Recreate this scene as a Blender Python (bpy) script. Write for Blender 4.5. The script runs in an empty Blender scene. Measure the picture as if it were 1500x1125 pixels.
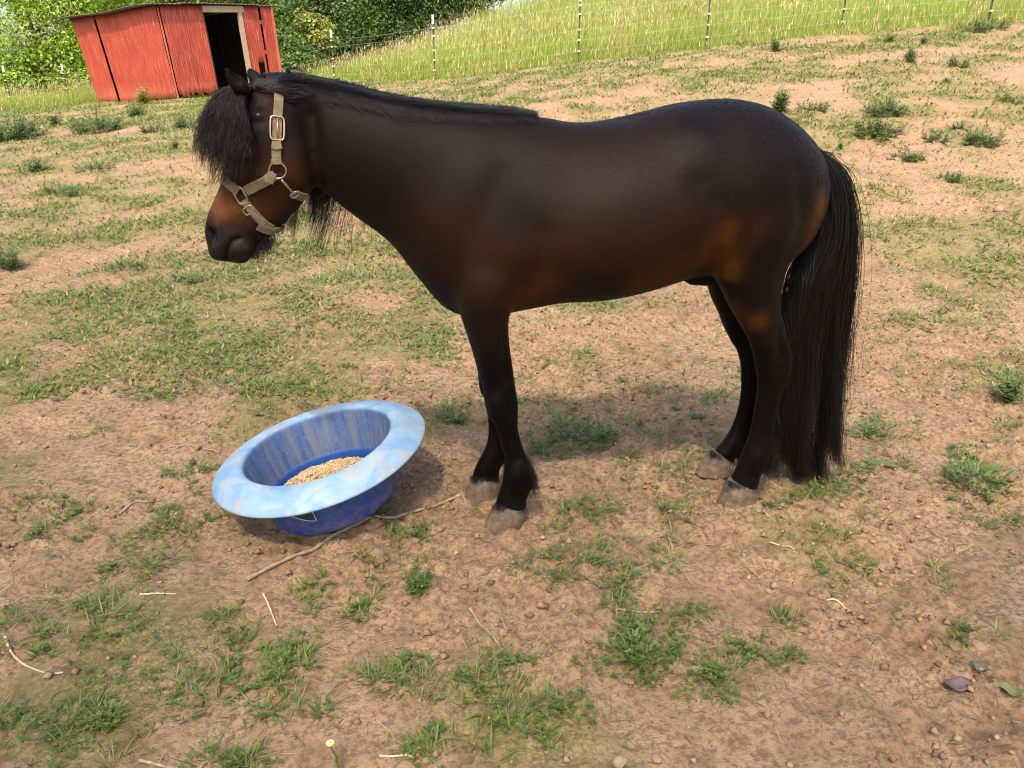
import bpy, math, random
import numpy as np
from mathutils import Vector, Matrix
from mathutils.bvhtree import BVHTree

scene = bpy.context.scene
COL = scene.collection
R = math.radians

# ------------------------------------------------------------------ camera, sky, sun, exposure
CAM_H, PITCH, FPX = 1.28, R(22.0), 1127.0
cam_data = bpy.data.cameras.new('camera')
cam_data.sensor_width = 36.0
cam_data.lens = FPX / 1500.0 * 36.0
cam_data.clip_start, cam_data.clip_end = 0.05, 900.0
cam = bpy.data.objects.new('camera', cam_data)
COL.objects.link(cam)
cam.location = (0, 0, CAM_H)
cam.rotation_euler = (math.pi / 2 - PITCH, 0, 0)
scene.camera = cam

SUN_ELEV = R(56.0)
SUN_FROM = Vector((-0.22, -1.0, 0)).normalized()          # horizontal direction towards the sun
world = bpy.data.worlds.new('World')
scene.world = world
world.use_nodes = True
wn = world.node_tree.nodes
sky = wn.new('ShaderNodeTexSky')
sky.sky_type = 'NISHITA'
sky.sun_disc = False
sky.sun_elevation = SUN_ELEV
sky.sun_rotation = math.atan2(SUN_FROM.x, SUN_FROM.y)
sky.air_density, sky.dust_density, sky.ozone_density = 1.0, 4.0, 1.0
world.node_tree.links.new(sky.outputs[0], wn['Background'].inputs[0])
wn['Background'].inputs[1].default_value = 0.15
sun_data = bpy.data.lights.new('sun', 'SUN')
sun_data.energy = 2.0
sun_data.angle = R(2.5)
sun_data.color = (1.0, 0.90, 0.74)
sun = bpy.data.objects.new('sun', sun_data)
COL.objects.link(sun)
sd = Vector((SUN_FROM.x * math.cos(SUN_ELEV), SUN_FROM.y * math.cos(SUN_ELEV), math.sin(SUN_ELEV)))
sun.rotation_euler = sd.to_track_quat('Z', 'Y').to_euler()
vs = scene.view_settings
vs.view_transform = 'Standard'
vs.look = 'None'
vs.gamma = 1.0
vs.use_curve_mapping = False
vs.exposure = 1.48
scene.cycles.filter_width = 1.1
vs.use_white_balance = True
vs.white_balance_temperature = 6900
vs.white_balance_tint = 10

# ------------------------------------------------------------------ helpers
rng = np.random.default_rng(7)
CP, SP = math.cos(PITCH), math.sin(PITCH)

def ray(px, py):
    """World direction through a pixel of the 1500x1125 photograph (depth along the axis = 1)."""
    a, v = (px - 750.0) / FPX, (py - 562.5) / FPX
    return np.array([a, CP - v * SP, -SP - v * CP])
CAM0 = np.array([0, 0, CAM_H])
def at_depth(px, py, z):
    return CAM0 + ray(px, py) * z

def tag(o, label=None, cat=None, group=None, kind=None):
    if label: o['label'] = label
    if cat: o['category'] = cat
    if group: o['group'] = group
    if kind: o['kind'] = kind
    return o
def empty(name, loc=(0, 0, 0), rz=0.0):
    o = bpy.data.objects.new(name, None)
    o.empty_display_size = 0.1
    COL.objects.link(o)
    o.location = loc
    o.rotation_euler = (0, 0, rz)
    return o
def link(name, me, mat=None, parent=None):
    o = bpy.data.objects.new(name, me)
    COL.objects.link(o)
    if mat is not None and len(me.materials) == 0: me.materials.append(mat)
    if parent is not None: o.parent = parent
    return o
def mesh_np(name, V, F, mat=None, parent=None, smooth=True, col=None):
    """V (n,3); F a list of face arrays (m,k). col: dict of per-vertex float / rgb attributes."""
    V = np.asarray(V, np.float32)
    Fs = [np.asarray(f, np.int32) for f in (F if isinstance(F, list) else [F]) if len(f)]
    me = bpy.data.meshes.new(name)
    me.vertices.add(len(V)); me.vertices.foreach_set('co', V.ravel())
    loops = np.concatenate([f.ravel() for f in Fs])
    tot = np.concatenate([np.full(len(f), f.shape[1], np.int32) for f in Fs])
    start = np.concatenate([[0], np.cumsum(tot)[:-1]]).astype(np.int32)
    me.loops.add(len(loops)); me.loops.foreach_set('vertex_index', loops)
    me.polygons.add(len(tot)); me.polygons.foreach_set('loop_start', start)
    try: me.polygons.foreach_set('loop_total', tot)
    except Exception: pass
    me.update(calc_edges=True)
    if smooth: me.polygons.foreach_set('use_smooth', np.ones(len(tot), bool))
    if col:
        for k, a in col.items():
            a = np.asarray(a, np.float32)
            if a.ndim == 1:
                me.attributes.new(k, 'FLOAT', 'POINT').data.foreach_set('value', a)
            else:
                c = np.ones((len(V), 4), np.float32); c[:, :3] = a
                me.attributes.new(k, 'FLOAT_COLOR', 'POINT').data.foreach_set('color', c.ravel())
    me.validate()
    return link(name, me, mat, parent)

class MB:
    """Collects boxes, tubes, lofts and builds one mesh."""
    def __init__(s): s.v, s.f, s.n = [], [], 0
    def add(s, V, F):
        V = np.asarray(V, float)
        s.v.append(V); s.f += [tuple(int(i) + s.n for i in f) for f in F]; s.n += len(V)
        return s
    def box(s, c, d, M=None, taper=1.0):
        x, y, z = [q / 2 for q in d]
        V = np.array([(-x, -y, -z), (x, -y, -z), (x, y, -z), (-x, y, -z), (-x * taper, -y * taper, z), (x * taper, -y * taper, z), (x * taper, y * taper, z), (-x * taper, y * taper, z)])
        if M is not None: V = V @ np.array(M)[:3, :3].T
        return s.add(V + np.array(c), [(0, 3, 2, 1), (4, 5, 6, 7), (0, 1, 5, 4), (1, 2, 6, 5), (2, 3, 7, 6), (3, 0, 4, 7)])
    def tube(s, pts, r, n=8, cap=True):
        V, F = tube_np(pts, r, n, cap)
        return s.add(V, F)
    def build(s, name, mat=None, parent=None, smooth=False):
        me = bpy.data.meshes.new(name)
        me.from_pydata([tuple(p) for p in np.concatenate(s.v)], [], s.f)
        if smooth: me.polygons.foreach_set('use_smooth', np.ones(len(me.polygons), bool))
        me.update()
        return link(name, me, mat, parent)

def frames(P):
    P = np.asarray(P, float)
    T = np.gradient(P, axis=0); T /= np.linalg.norm(T, axis=1)[:, None] + 1e-12
    a = np.array([0, 0, 1.0]) if abs(T[0, 2]) < 0.9 else np.array([1.0, 0, 0])
    N = []
    n = a - T[0] * (a @ T[0]); n /= np.linalg.norm(n)
    for t in T:
        n = n - t * (n @ t); n /= np.linalg.norm(n) + 1e-12
        N.append(n)
    N = np.array(N)
    return T, N, np.cross(T, N)
def tube_np(pts, r, n=8, cap=True):
    P = np.asarray(pts, float); m = len(P)
    r = np.broadcast_to(np.asarray(r, float), (m,))
    T, N, B = frames(P)
    th = np.arange(n) * 2 * math.pi / n
    V = (P[:, None] + r[:, None, None] * (np.cos(th)[None, :, None] * N[:, None] + np.sin(th)[None, :, None] * B[:, None])).reshape(-1, 3)
    F = [(i * n + j, i * n + (j + 1) % n, (i + 1) * n + (j + 1) % n, (i + 1) * n + j) for i in range(m - 1) for j in range(n)]
    if cap:
        F += [tuple(range(n - 1, -1, -1)), tuple((m - 1) * n + j for j in range(n))]
    return V, F
def ring_np(c, a, b, rx, ry, r, n=24, k=6, power=2.0):
    """Closed wire loop (superellipse in the plane a, b) of wire radius r."""
    th = np.arange(n) * 2 * math.pi / n
    ct, st = np.cos(th), np.sin(th)
    e = 2.0 / power
    P = np.array(c) + np.outer(np.sign(ct) * np.abs(ct) ** e * rx, a) + np.outer(np.sign(st) * np.abs(st) ** e * ry, b)
    nrm = np.cross(a, b)
    T = np.roll(P, -1, 0) - np.roll(P, 1, 0); T /= np.linalg.norm(T, axis=1)[:, None]
    O = np.cross(T, nrm)
    ph = np.arange(k) * 2 * math.pi / k
    V = (P[:, None] + r * (np.cos(ph)[None, :, None] * O[:, None] + np.sin(ph)[None, :, None] * nrm)).reshape(-1, 3)
    F = [(i * k + j, i * k + (j + 1) % k, ((i + 1) % n) * k + (j + 1) % k, ((i + 1) % n) * k + j) for i in range(n) for j in range(k)]
    return V, F
def cr(P, n):
    """Catmull-Rom resample of rows P to n rows."""
    P = np.asarray(P, float); m = len(P)
    Q = np.vstack([2 * P[0] - P[1], P, 2 * P[-1] - P[-2]])
    t = np.linspace(0, m - 1 - 1e-9, n); i = t.astype(int); f = (t - i)[:, None]
    a, b, c, d = Q[i], Q[i + 1], Q[i + 2], Q[i + 3]
    return 0.5 * (2 * b + (c - a) * f + (2 * a - 5 * b + 4 * c - d) * f ** 2 + (3 * b - a - 3 * c + d) * f ** 3)

def hash2(i, j, seed):
    h = (i.astype(np.int64) * 374761393 + j.astype(np.int64) * 668265263 + seed * 1442695041) & 0x7fffffff
    h = ((h ^ (h >> 13)) * 1274126177) & 0x7fffffff
    return ((h ^ (h >> 16)) & 0xffff) / 65535.0
def vnoise(x, y, seed=0):
    i, j = np.floor(x), np.floor(y)
    fx, fy = x - i, y - j
    fx = fx * fx * fx * (fx * (fx * 6 - 15) + 10); fy = fy * fy * fy * (fy * (fy * 6 - 15) + 10)
    a, b = hash2(i, j, seed), hash2(i + 1, j, seed)
    c, d = hash2(i, j + 1, seed), hash2(i + 1, j + 1, seed)
    return (a + (b - a) * fx) * (1 - fy) + (c + (d - c) * fx) * fy
def fbm(x, y, octv=4, seed=0, gain=0.5):
    s, a, t = 0, 1.0, 0
    for o in range(octv):
        c, q = math.cos(o * 1.1), math.sin(o * 1.1)
        s = s + a * vnoise((x * c - y * q) * 2 ** o + 17.3 * o, (x * q + y * c) * 2 ** o - 9.1 * o, seed + o); t += a; a *= gain
    return s / t
def sstep(a, b, x):
    t = np.clip((x - a) / (b - a), 0, 1)
    return t * t * (3 - 2 * t)

# ------------------------------------------------------------------ materials
def new_mat(name):
    m = bpy.data.materials.new(name); m.use_nodes = True
    nt = m.node_tree
    return m, nt, nt.nodes['Principled BSDF']
class NT:
    """Short hand for building node trees."""
    def __init__(s, nt): s.nt = nt
    def n(s, typ, **kw):
        x = s.nt.nodes.new('ShaderNode' + typ)
        ins = kw.pop('i', {})
        for k, v in kw.items(): setattr(x, k, v)
        for k, v in ins.items():
            if isinstance(v, bpy.types.NodeSocket): s.nt.links.new(v, x.inputs[k])
            else: x.inputs[k].default_value = v
        return x
    def l(s, a, b): s.nt.links.new(a, b)
    def co(s, scale=(1, 1, 1), kind='Object'):
        t = s.n('TexCoord')
        m = s.n('Mapping', i={'Vector': t.outputs[kind], 'Scale': scale})
        return m.outputs[0]
    def noise(s, scale, detail=4, rough=0.55, vec=None, dist=0.0):
        i = {'Scale': scale, 'Detail': detail, 'Roughness': rough, 'Distortion': dist}
        if vec is not None: i['Vector'] = vec
        return s.n('TexNoise', i=i).outputs['Fac']
    def ramp(s, fac, stops, interp='LINEAR'):
        r = s.n('ValToRGB', i={'Fac': fac}); cr_ = r.color_ramp; cr_.interpolation = interp
        while len(cr_.elements) < len(stops): cr_.elements.new(0.5)
        for e, (p, c) in zip(cr_.elements, stops):
            e.position = p; e.color = (c, c, c, 1) if isinstance(c, (int, float)) else (*c, 1)
        return r.outputs[0]
    def mix(s, fac, a, b, mode='MIX'):
        x = s.n('Mix', data_type='RGBA', blend_type=mode)
        for k, v in ((0, fac), (6, a), (7, b)):
            if isinstance(v, bpy.types.NodeSocket): s.l(v, x.inputs[k])
            else: x.inputs[k].default_value = v if k == 0 else (*v, 1) if len(v) == 3 else v
        return x.outputs[2]
    def math(s, op, a, b=0.0):
        x = s.n('Math', operation=op)
        for k, v in ((0, a), (1, b)):
            if isinstance(v, bpy.types.NodeSocket): s.l(v, x.inputs[k])
            else: x.inputs[k].default_value = v
        return x.outputs[0]
    def attr(s, name, out='Color'):
        return s.n('Attribute', attribute_name=name).outputs[out]
    def bump(s, h, strength=0.3, dist=0.01):
        return s.n('Bump', i={'Height': h, 'Strength': strength, 'Distance': dist}).outputs[0]
def simple_mat(name, base, rough=0.6, metal=0.0, var=0.25, scale=20, bump=0.15, bd=0.002, spec=0.5):
    m, nt, b = new_mat(name); N = NT(nt)
    f = N.noise(scale, 5, 0.6, N.co())
    c0 = tuple(x * (1 - var) for x in base); c1 = tuple(min(1, x * (1 + var)) for x in base)
    N.l(N.ramp(f, [(0.3, c0), (0.7, c1)]), b.inputs['Base Color'])
    b.inputs['Roughness'].default_value = rough; b.inputs['Metallic'].default_value = metal
    b.inputs['Specular IOR Level'].default_value = spec
    if bump: N.l(N.bump(f, bump, bd), b.inputs['Normal'])
    return m
def leaf_mat(name, attr='col', trans=0.35, rough=0.5, gain=1.0):
    """Thin plant matter: colour from the vertex attribute, some light through the blade."""
    m, nt, b = new_mat(name); N = NT(nt)
    c = N.attr(attr)
    N.l(c, b.inputs['Base Color']); b.inputs['Roughness'].default_value = rough
    b.inputs['Specular IOR Level'].default_value = 0.35
    t = N.n('BsdfTranslucent')
    N.l(N.mix(1.0, c, (1.15, 1.2, 0.6), 'MULTIPLY'), t.inputs[0])
    mx = N.n('MixShader', i={0: trans})
    N.l(b.outputs[0], mx.inputs[1]); N.l(t.outputs[0], mx.inputs[2])
    N.l(mx.outputs[0], nt.nodes['Material Output'].inputs[0])
    return m
# ------------------------------------------------------------------ terrain
def base_pts():
    P = []
    for x in np.linspace(-5, 5, 6):
        for y in np.linspace(-8, 4.2, 5): P.append((x, y, 0.0))
    for px, py, z in [(490, 121, 21.6), (637, 117, 17.7), (848, 90, 16.5), (1033, 70, 15.6), (1232, 48, 15.0), (1448, 33, 14.6),
                      (262, 145, 20.0), (145, 151, 22.0), (0, 168, 20.0), (750, 150, 11.0), (1300, 150, 9.0)]:
        P.append(tuple(at_depth(px, py, z)))
    for px, py, z, dz in [(710, 6, 30, -.7), (640, 45, 30, -.7), (560, 74, 28, -.7), (430, 108, 27, -.7), (1100, -60, 28, -.7), (1400, -80, 26, -.7), (860, -40, 32, -.7)]:
        q = at_depth(px, py, z); P.append((q[0], q[1], q[2] + dz))
    P += [(-26, 30, 0.0), (-15, 36, 0.2), (0, 48, 2.2), (24, 48, 7.0), (-40, 60, 0), (10, 80, 4), (45, 60, 8), (40, 20, 5), (20, -10, .8), (-25, 5, -.4), (-25, -20, -.6), (20, -30, .4), (0, -30, 0)]
    return np.array(P)
CPT = base_pts()
def tps_k(d2): return 0.5 * d2 * np.log(d2 + 1e-9)
def tps_fit(P, lam=0.02):
    n = len(P); X = P[:, :2]
    K = tps_k(((X[:, None] - X[None]) ** 2).sum(-1)) + np.eye(n) * lam * 30
    A = np.zeros((n + 3, n + 3)); A[:n, :n] = K; A[:n, n] = 1; A[:n, n + 1:] = X; A[n, :n] = 1; A[n + 1:, :n] = X.T
    return np.linalg.solve(A, np.concatenate([P[:, 2], [0, 0, 0]]))
TW = tps_fit(CPT)
def terrain(x, y):
    x = np.asarray(x, float); y = np.asarray(y, float); sh = np.broadcast(x, y).shape
    x = np.broadcast_to(x, sh).ravel(); y = np.broadcast_to(y, sh).ravel()
    xc, yc = np.clip(x, -45, 50), np.clip(y, -32, 85)
    z = np.zeros(len(x)); n = len(CPT)
    for k in range(0, len(x), 100000):
        s = slice(k, k + 100000)
        d2 = (xc[s, None] - CPT[None, :, 0]) ** 2 + (yc[s, None] - CPT[None, :, 1]) ** 2
        z[s] = tps_k(d2) @ TW[:n] + TW[n] + TW[n + 1] * xc[s] + TW[n + 2] * yc[s]
    near = sstep(3.2, 5.5, np.hypot(x, y - 1.5))          # keep the ground level round the pony
    return (z * near).reshape(sh)
def micro(x, y):
    """Trodden soil: lumps, hoof dents and fine clods (metres)."""
    a = (fbm(x * 1.3, y * 1.3, 3, 11) - 0.5) * 0.06
    b = (fbm(x * 6, y * 6, 3, 23) - 0.5) * 0.042
    c = np.abs(fbm(x * 14, y * 14, 4, 31, 0.66) - 0.5) * 0.10
    w = fbm(x * 2.1, y * 2.1, 2, 41)
    e = vnoise(x * 9, y * 9, 57); dent = -0.014 * sstep(0.78, 0.92, e)
    return a + b * (0.5 + w) + c * sstep(0.30, 0.62, w) - 0.010 + dent
def height(x, y):
    return terrain(x, y) + micro(np.asarray(x, float), np.asarray(y, float))
def ground_at(px, py, zmax=60):
    """Where the ray through a photo pixel meets the terrain."""
    d = ray(px, py); t = np.linspace(0.8, zmax, 4000)
    P = CAM0 + d * t[:, None]
    hit = np.nonzero(P[:, 2] < terrain(P[:, 0], P[:, 1]))[0]
    return P[hit[0]] if len(hit) else P[-1]
def vegmap(x, y):
    """0..1 how green the paddock is at a point; drives both soil tint and where grass grows."""
    r = np.hypot(x, y)
    big = fbm(x * 0.55 + 3, y * 0.55, 3, 71); mid = fbm(x * 2.2, y * 2.2, 4, 83)
    v = 0.36 * big + 0.64 * mid
    far = sstep(2.6, 6.0, y); left = sstep(1.0, -4.0, x)
    return sstep(0.48 - 0.11 * far - .06 * left * far, 0.64 - .02 * far, v)

def axis(lo, hi, c0, c1, d0, grow):
    a = list(np.arange(c0, c1, d0)); d = d0
    while a[-1] < hi: d = min(d * grow, 12.0); a.append(a[-1] + d)
    d = d0; b = []
    x = c0
    while x > lo: d = min(d * grow, 12.0); x -= d; b.append(x)
    return np.array(b[::-1] + a)
gx = axis(-260, 260, -2.3, 2.3, 0.0145, 1.032)
gy = axis(-140, 420, 0.9, 3.9, 0.0125, 1.028)
GX, GY = np.meshgrid(gx, gy)
GZ = terrain(GX, GY) + micro(GX, GY)
nx, ny = len(gx), len(gy)
idx = np.arange(nx * ny).reshape(ny, nx)
GF = np.stack([idx[:-1, :-1], idx[:-1, 1:], idx[1:, 1:], idx[1:, :-1]], -1).reshape(-1, 4)
GV = np.stack([GX, GY, GZ], -1).reshape(-1, 3)

def soil_material():
    m, nt, b = new_mat('soil'); N = NT(nt)
    v = N.co()
    n1 = N.noise(1.1, 4, 0.55, v); n2 = N.noise(7.0, 6, 0.62, v); n3 = N.noise(60.0, 5, 0.7, v); n4 = N.noise(230.0, 3, 0.7, v)
    base = N.ramp(n2, [(0.28, (0.185, 0.108, 0.061)), (0.50, (0.355, 0.232, 0.140)), (0.72, (0.46, 0.315, 0.20))])
    base = N.mix(N.ramp(n1, [(0.38, 0.0), (0.68, 0.6)]), base, (0.42, 0.29, 0.18))
    base = N.mix(N.ramp(n3, [(0.40, 0.8), (0.54, 0.0)]), base, (0.17, 0.098, 0.063))  # crevice shade put into the colour, dark where the bump is low
    base = N.mix(N.ramp(n4, [(0.6, 0.0), (0.8, 0.5)]), base, (0.47, 0.345, 0.265))
    # thin moss and clover film where the paddock is green, dry thatch where it is not
    veg = N.attr('veg', 'Fac')
    vn = N.noise(38.0, 5, 0.7, v)
    f = N.math('MULTIPLY', veg, N.math('MULTIPLY', N.ramp(vn, [(0.33, 0.0), (0.52, 1.0)]), N.ramp(N.noise(150.0, 3, .7, v), [(.40, .15), (.58, .95)])))
    green = N.ramp(N.noise(14.0, 4, 0.6, v), [(0.3, (0.10, 0.13, 0.032)), (0.7, (0.20, 0.205, 0.065))])
    col = N.mix(f, base, green)
    vo = N.n('TexVoronoi', feature='DISTANCE_TO_EDGE', i={'Scale': 34.0, 'Vector': N.n('Mapping', i={'Vector': v, 'Scale': (1, 1.35, 1)}).outputs[0]}).outputs['Distance']
    col = N.mix(N.math('MULTIPLY', N.ramp(vo, [(0.0, 0.6), (0.09, 0.0)]), N.ramp(n2, [(0.42, 0.0), (0.6, 1.0)])), col, (0.15, 0.085, 0.052))  # painted shade of the crevices: dark seams round the clods
    th = N.noise(9.0, 6, 0.75, N.co((14, 2.2, 1)), 0.0)
    col = N.mix(N.ramp(th, [(0.63, 0.0), (0.72, 0.55)]), col, (0.40, 0.30, 0.175))
    # meadow floor beyond the fence
    col = N.mix(N.attr('meadow', 'Fac'), col, (0.17, 0.20, 0.055))
    N.l(col, b.inputs['Base Color'])
    b.inputs['Roughness'].default_value = 0.95; b.inputs['Specular IOR Level'].default_value = 0.15
    h = N.math('ADD', N.math('MULTIPLY', n3, 0.6), N.math('MULTIPLY', n4, 0.4))
    N.l(N.bump(h, 0.9, 0.016), b.inputs['Normal'])
    return m
FENCE_PX = [(490, 121, 21.6), (637, 117, 17.7), (848, 90, 16.5), (1033, 70, 15.6), (1232, 48, 15.0), (1448, 33, 14.6)]
FENCE = [at_depth(*p) for p in FENCE_PX]
_fx = np.array([-60, -17.0, -12.5] + [p[0] for p in FENCE] + [14, 60]); _fy = np.array([23.5, 23.5, 25.5] + [p[1] for p in FENCE] + [15.3, 14.0])
def meadow(x, y):
    """Distance beyond the fence line (positive = in the tall grass)."""
    return y - np.interp(x, _fx, _fy)
veg = vegmap(GX, GY)
mead = sstep(-0.35, 0.5, meadow(GX, GY) + (fbm(GX * 1.5, GY * 1.5, 2, 5) - .5) * 0.8)
ground = mesh_np('ground', GV, GF, soil_material(), col={'veg': veg.ravel(), 'meadow': mead.ravel()})
tag(ground, kind='structure')
# ------------------------------------------------------------------ the pony
HF, HR = np.array([-0.065, 2.10]), np.array([0.71, 2.25])
HE = np.append((HR - HF) / np.linalg.norm(HR - HF), 0)      # towards the tail
HN = np.array([HE[1], -HE[0], 0])                            # towards the camera
HO = np.append((HF + HR) / 2, 0.0)
def HP(px, py, w=0.0):
    """Photo pixel -> point (s, u, w) in the pony's own frame: s along the back, u up, w sideways from its middle plane."""
    d = ray(px, py); o = HO + HN * w
    t = ((o - CAM0) @ HN) / (d @ HN)
    p = CAM0 + d * t - HO
    return np.array([p @ HE, p[2], w])
def HW(q):
    q = np.asarray(q, float)
    return HO + q[..., :1] * HE + q[..., 1:2] * np.array([0, 0, 1.0]) + q[..., 2:3] * HN
def hscale(px, py, w=0.0):
    d = ray(px, py); o = HO + HN * w
    return ((o - CAM0) @ HN) / (d @ HN) / FPX                # metres per photo pixel there

def loft(sections, n=48, dens=6, k=0.0, p=2.0):
    """sections rows: T(s,u) B(s,u) half-width, w-centre, k(wide-low), p(superellipse)."""
    S = cr(sections, (len(sections) - 1) * dens + 1)
    th = np.arange(n) * 2 * math.pi / n
    V = []
    for T0, T1, B0, B1, a, w, k, p in S:
        c, s_ = np.cos(th), np.sin(th)
        e = 2.0 / p
        h = np.sign(c) * np.abs(c) ** e; l = np.sign(s_) * np.abs(s_) ** e * a * (1 - k * h)
        su = np.outer((1 + h) / 2, [T0, T1]) + np.outer((1 - h) / 2, [B0, B1])
        V.append(np.column_stack([su, w + l]))
    m = len(S); V = np.concatenate(V)
    F = [(i * n + j, i * n + (j + 1) % n, (i + 1) * n + (j + 1) % n, (i + 1) * n + j) for i in range(m - 1) for j in range(n)]
    F += [tuple(range(n - 1, -1, -1)), tuple((m - 1) * n + j for j in range(n))]
    return V, F
def sec(tx, ty, bx, by, a, w=0.0, k=0.0, p=2.0, off=0.0):
    t, b = HP(tx, ty, off), HP(bx, by, off)
    return (t[0], t[1], b[0], b[1], a, w, k, p)
def leg(rows, w, sign):
    """rows: px, py, half-width px, lateral half-width (m), w."""
    out = []
    for px, py, hw, lat, wo in rows:
        q = HP(px, py, wo * sign); r = hw * hscale(px, py, wo * sign)
        out.append((q[0] - r, q[1], q[0] + r, q[1], lat, wo * sign, 0.0, 2.1))
    return loft(out, 28, 5)

BODY = [
 sec(420, 128, 452, 200, .05), sec(440, 121, 466, 270, .060), sec(484, 126, 497, 300, .074), sec(545, 141, 527, 323, .088),
 sec(620, 155, 570, 355, .108, 0, .05), sec(700, 163, 611, 405, .135, 0, .08), sec(762, 168, 648, 447, .165, 0, .08),
 sec(800, 172, 695, 463, .188, 0, .06), sec(840, 179, 752, 452, .212, 0, .06), sec(880, 177, 812, 438, .236, 0, .08, 2.1),
 sec(930, 166, 870, 434, .252, 0, .10, 2.1), sec(980, 155, 930, 422, .255, 0, .08, 2.1), sec(1025, 147, 985, 408, .245, 0, .02),
 sec(1070, 144, 1040, 394, .235, 0, 0), sec(1115, 153, 1092, 392, .222, 0, 0), sec(1152, 174, 1132, 385, .195, 0, 0),
 sec(1182, 203, 1160, 360, .15, 0, .05), sec(1196, 228, 1184, 320, .09, 0, .05), sec(1199, 245, 1192, 290, .04)]
HEAD = [
 sec(398, 118, 470, 190, .055, 0, 0, 2.1), sec(372, 126, 466, 222, .078, 0, 0, 2.2), sec(354, 150, 465, 252, .094, 0, -.06, 2.3), sec(343, 188, 461, 272, .1, 0, -.05, 2.4),
 sec(333, 232, 450, 288, .088, 0, -.02, 2.4), sec(325, 265, 437, 305, .069, 0, 0, 2.35), sec(316, 287, 419, 326, .056, 0, .02, 2.3), sec(307, 307, 399, 340, .050, 0, .0, 2.3),
 sec(301.5, 325, 386, 350, .049, 0, -.03, 2.3), sec(300.5, 340, 376, 360, .053, 0, -.05, 2.3), sec(303.5, 355, 373, 369, .052, 0, -.02, 2.3), sec(309, 370, 362, 377, .042, 0, 0, 2.2), sec(318, 380, 345, 383, .02, 0, 0, 2.2)]
NF = [(740, 300, 38, .03, .06), (734, 340, 46, .044, .09), (727, 378, 50, .058, .112), (722, 412, 50, .068, .118), (714, 445, 43, .068, .112), (711, 466, 35, .056, .102), (716, 495, 30, .048, .094), (724, 530, 26.5, .041, .088), (731, 568, 24.5, .036, .085),
      (736, 594, 23.5, .036, .085), (739, 612, 20, .031, .085), (743, 630, 16.5, .024, .085), (750, 652, 15.5, .022, .085), (756, 672, 17, .024, .085), (759, 692, 22, .030, .085), (757, 712, 24, .031, .085), (750, 730, 23, .030, .085), (747, 744, 24, .033, .085), (744, 754, 22, .030, .085)]
FF = [(740, 305, 38, .03, .06), (734, 342, 46, .044, .09), (727, 380, 50, .058, .112), (722, 412, 46, .068, .118), (714, 440, 36, .066, .112), (713, 462, 31, .056, .102), (716, 490, 28, .048, .094), (721, 520, 24, .041, .088), (725, 545, 22.5, .036, .085),
      (727, 565, 21.5, .036, .085), (728, 582, 18.5, .031, .085), (728.5, 598, 15.5, .024, .085), (729, 620, 14.5, .022, .085), (729, 642, 15, .023, .085), (727, 660, 19, .029, .085), (720, 676, 21, .031, .085), (713, 690, 20, .029, .085), (711, 702, 20.5, .032, .085), (709, 711, 19, .029, .085)]
NH = [(1090, 235, 60, .085, .10), (1104, 270, 78, .105, .115), (1108, 310, 80, .115, .12), (1106, 350, 68, .108, .125), (1101, 385, 55, .092, .125), (1099, 415, 47, .078, .122), (1106, 450, 37.5, .062, .116), (1116, 478, 31, .050, .112), (1126, 503, 28.5, .042, .11),
      (1132, 525, 28.5, .038, .11), (1132, 548, 25, .034, .11), (1128, 572, 20, .028, .11), (1122, 600, 18.5, .025, .11), (1116, 632, 18.5, .025, .11), (1111, 656, 22, .031, .11), (1103, 678, 23, .032, .11), (1093, 697, 22, .031, .11), (1088, 711, 23.5, .035, .11), (1085, 720, 21, .03, .11)]
FH = [(1090, 245, 60, .085, .10), (1090, 290, 74, .105, .115), (1088, 330, 72, .11, .12), (1083, 370, 55, .1, .125), (1078, 405, 44, .085, .125), (1079, 430, 40, .072, .12), (1086, 455, 36, .06, .116), (1094, 480, 30, .049, .112), (1102, 505, 27, .041, .11),
      (1109, 528, 26, .038, .11), (1107, 553, 22.5, .033, .11), (1103, 575, 19, .027, .11), (1097, 600, 17.5, .025, .11), (1089, 626, 18, .026, .11), (1080, 644, 21, .031, .11), (1069, 657, 21, .031, .11), (1060, 667, 20, .031, .11), (1056, 675, 20.5, .033, .11), (1054, 682, 18, .03, .11)]

parts = [loft(BODY, 56, 7), loft(HEAD, 48, 7), leg(NF, .085, 1), leg(FF, .085, -1), leg(NH, .11, 1), leg(FH, .11, -1)]
def ear(tip, base, w_tip, w_base, rb, flat=.45):
    t, b = HP(*tip, w_tip), HP(*base, w_base)
    prof = [(0, .75), (.2, 1.0), (.45, .95), (.7, .68), (.88, .36), (1.0, .06)]
    ax = (t - b); L = np.linalg.norm(ax); ax /= L
    side = np.array([ax[1], -ax[0], 0.0]); side /= np.linalg.norm(side)
    lat = np.cross(ax, side)
    V, F = [], []
    n = 16
    for f, r in cr(prof, 16):
        for j in range(n):
            a = j * 2 * math.pi / n
            V.append(b + ax * L * f + side * math.cos(a) * rb * r + lat * math.sin(a) * rb * r * flat)
    m = 16
    F = [(i * n + j, i * n + (j + 1) % n, (i + 1) * n + (j + 1) % n, (i + 1) * n + j) for i in range(m - 1) for j in range(n)]
    F += [tuple(range(n - 1, -1, -1)), tuple((m - 1) * n + j for j in range(n))]
    return np.array(V), F
parts += [ear((327, 92), (360, 139), .085, .066, .0215, .6), ear((362, 97), (382, 128), -.085, -.058, .021, .6)]
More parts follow.
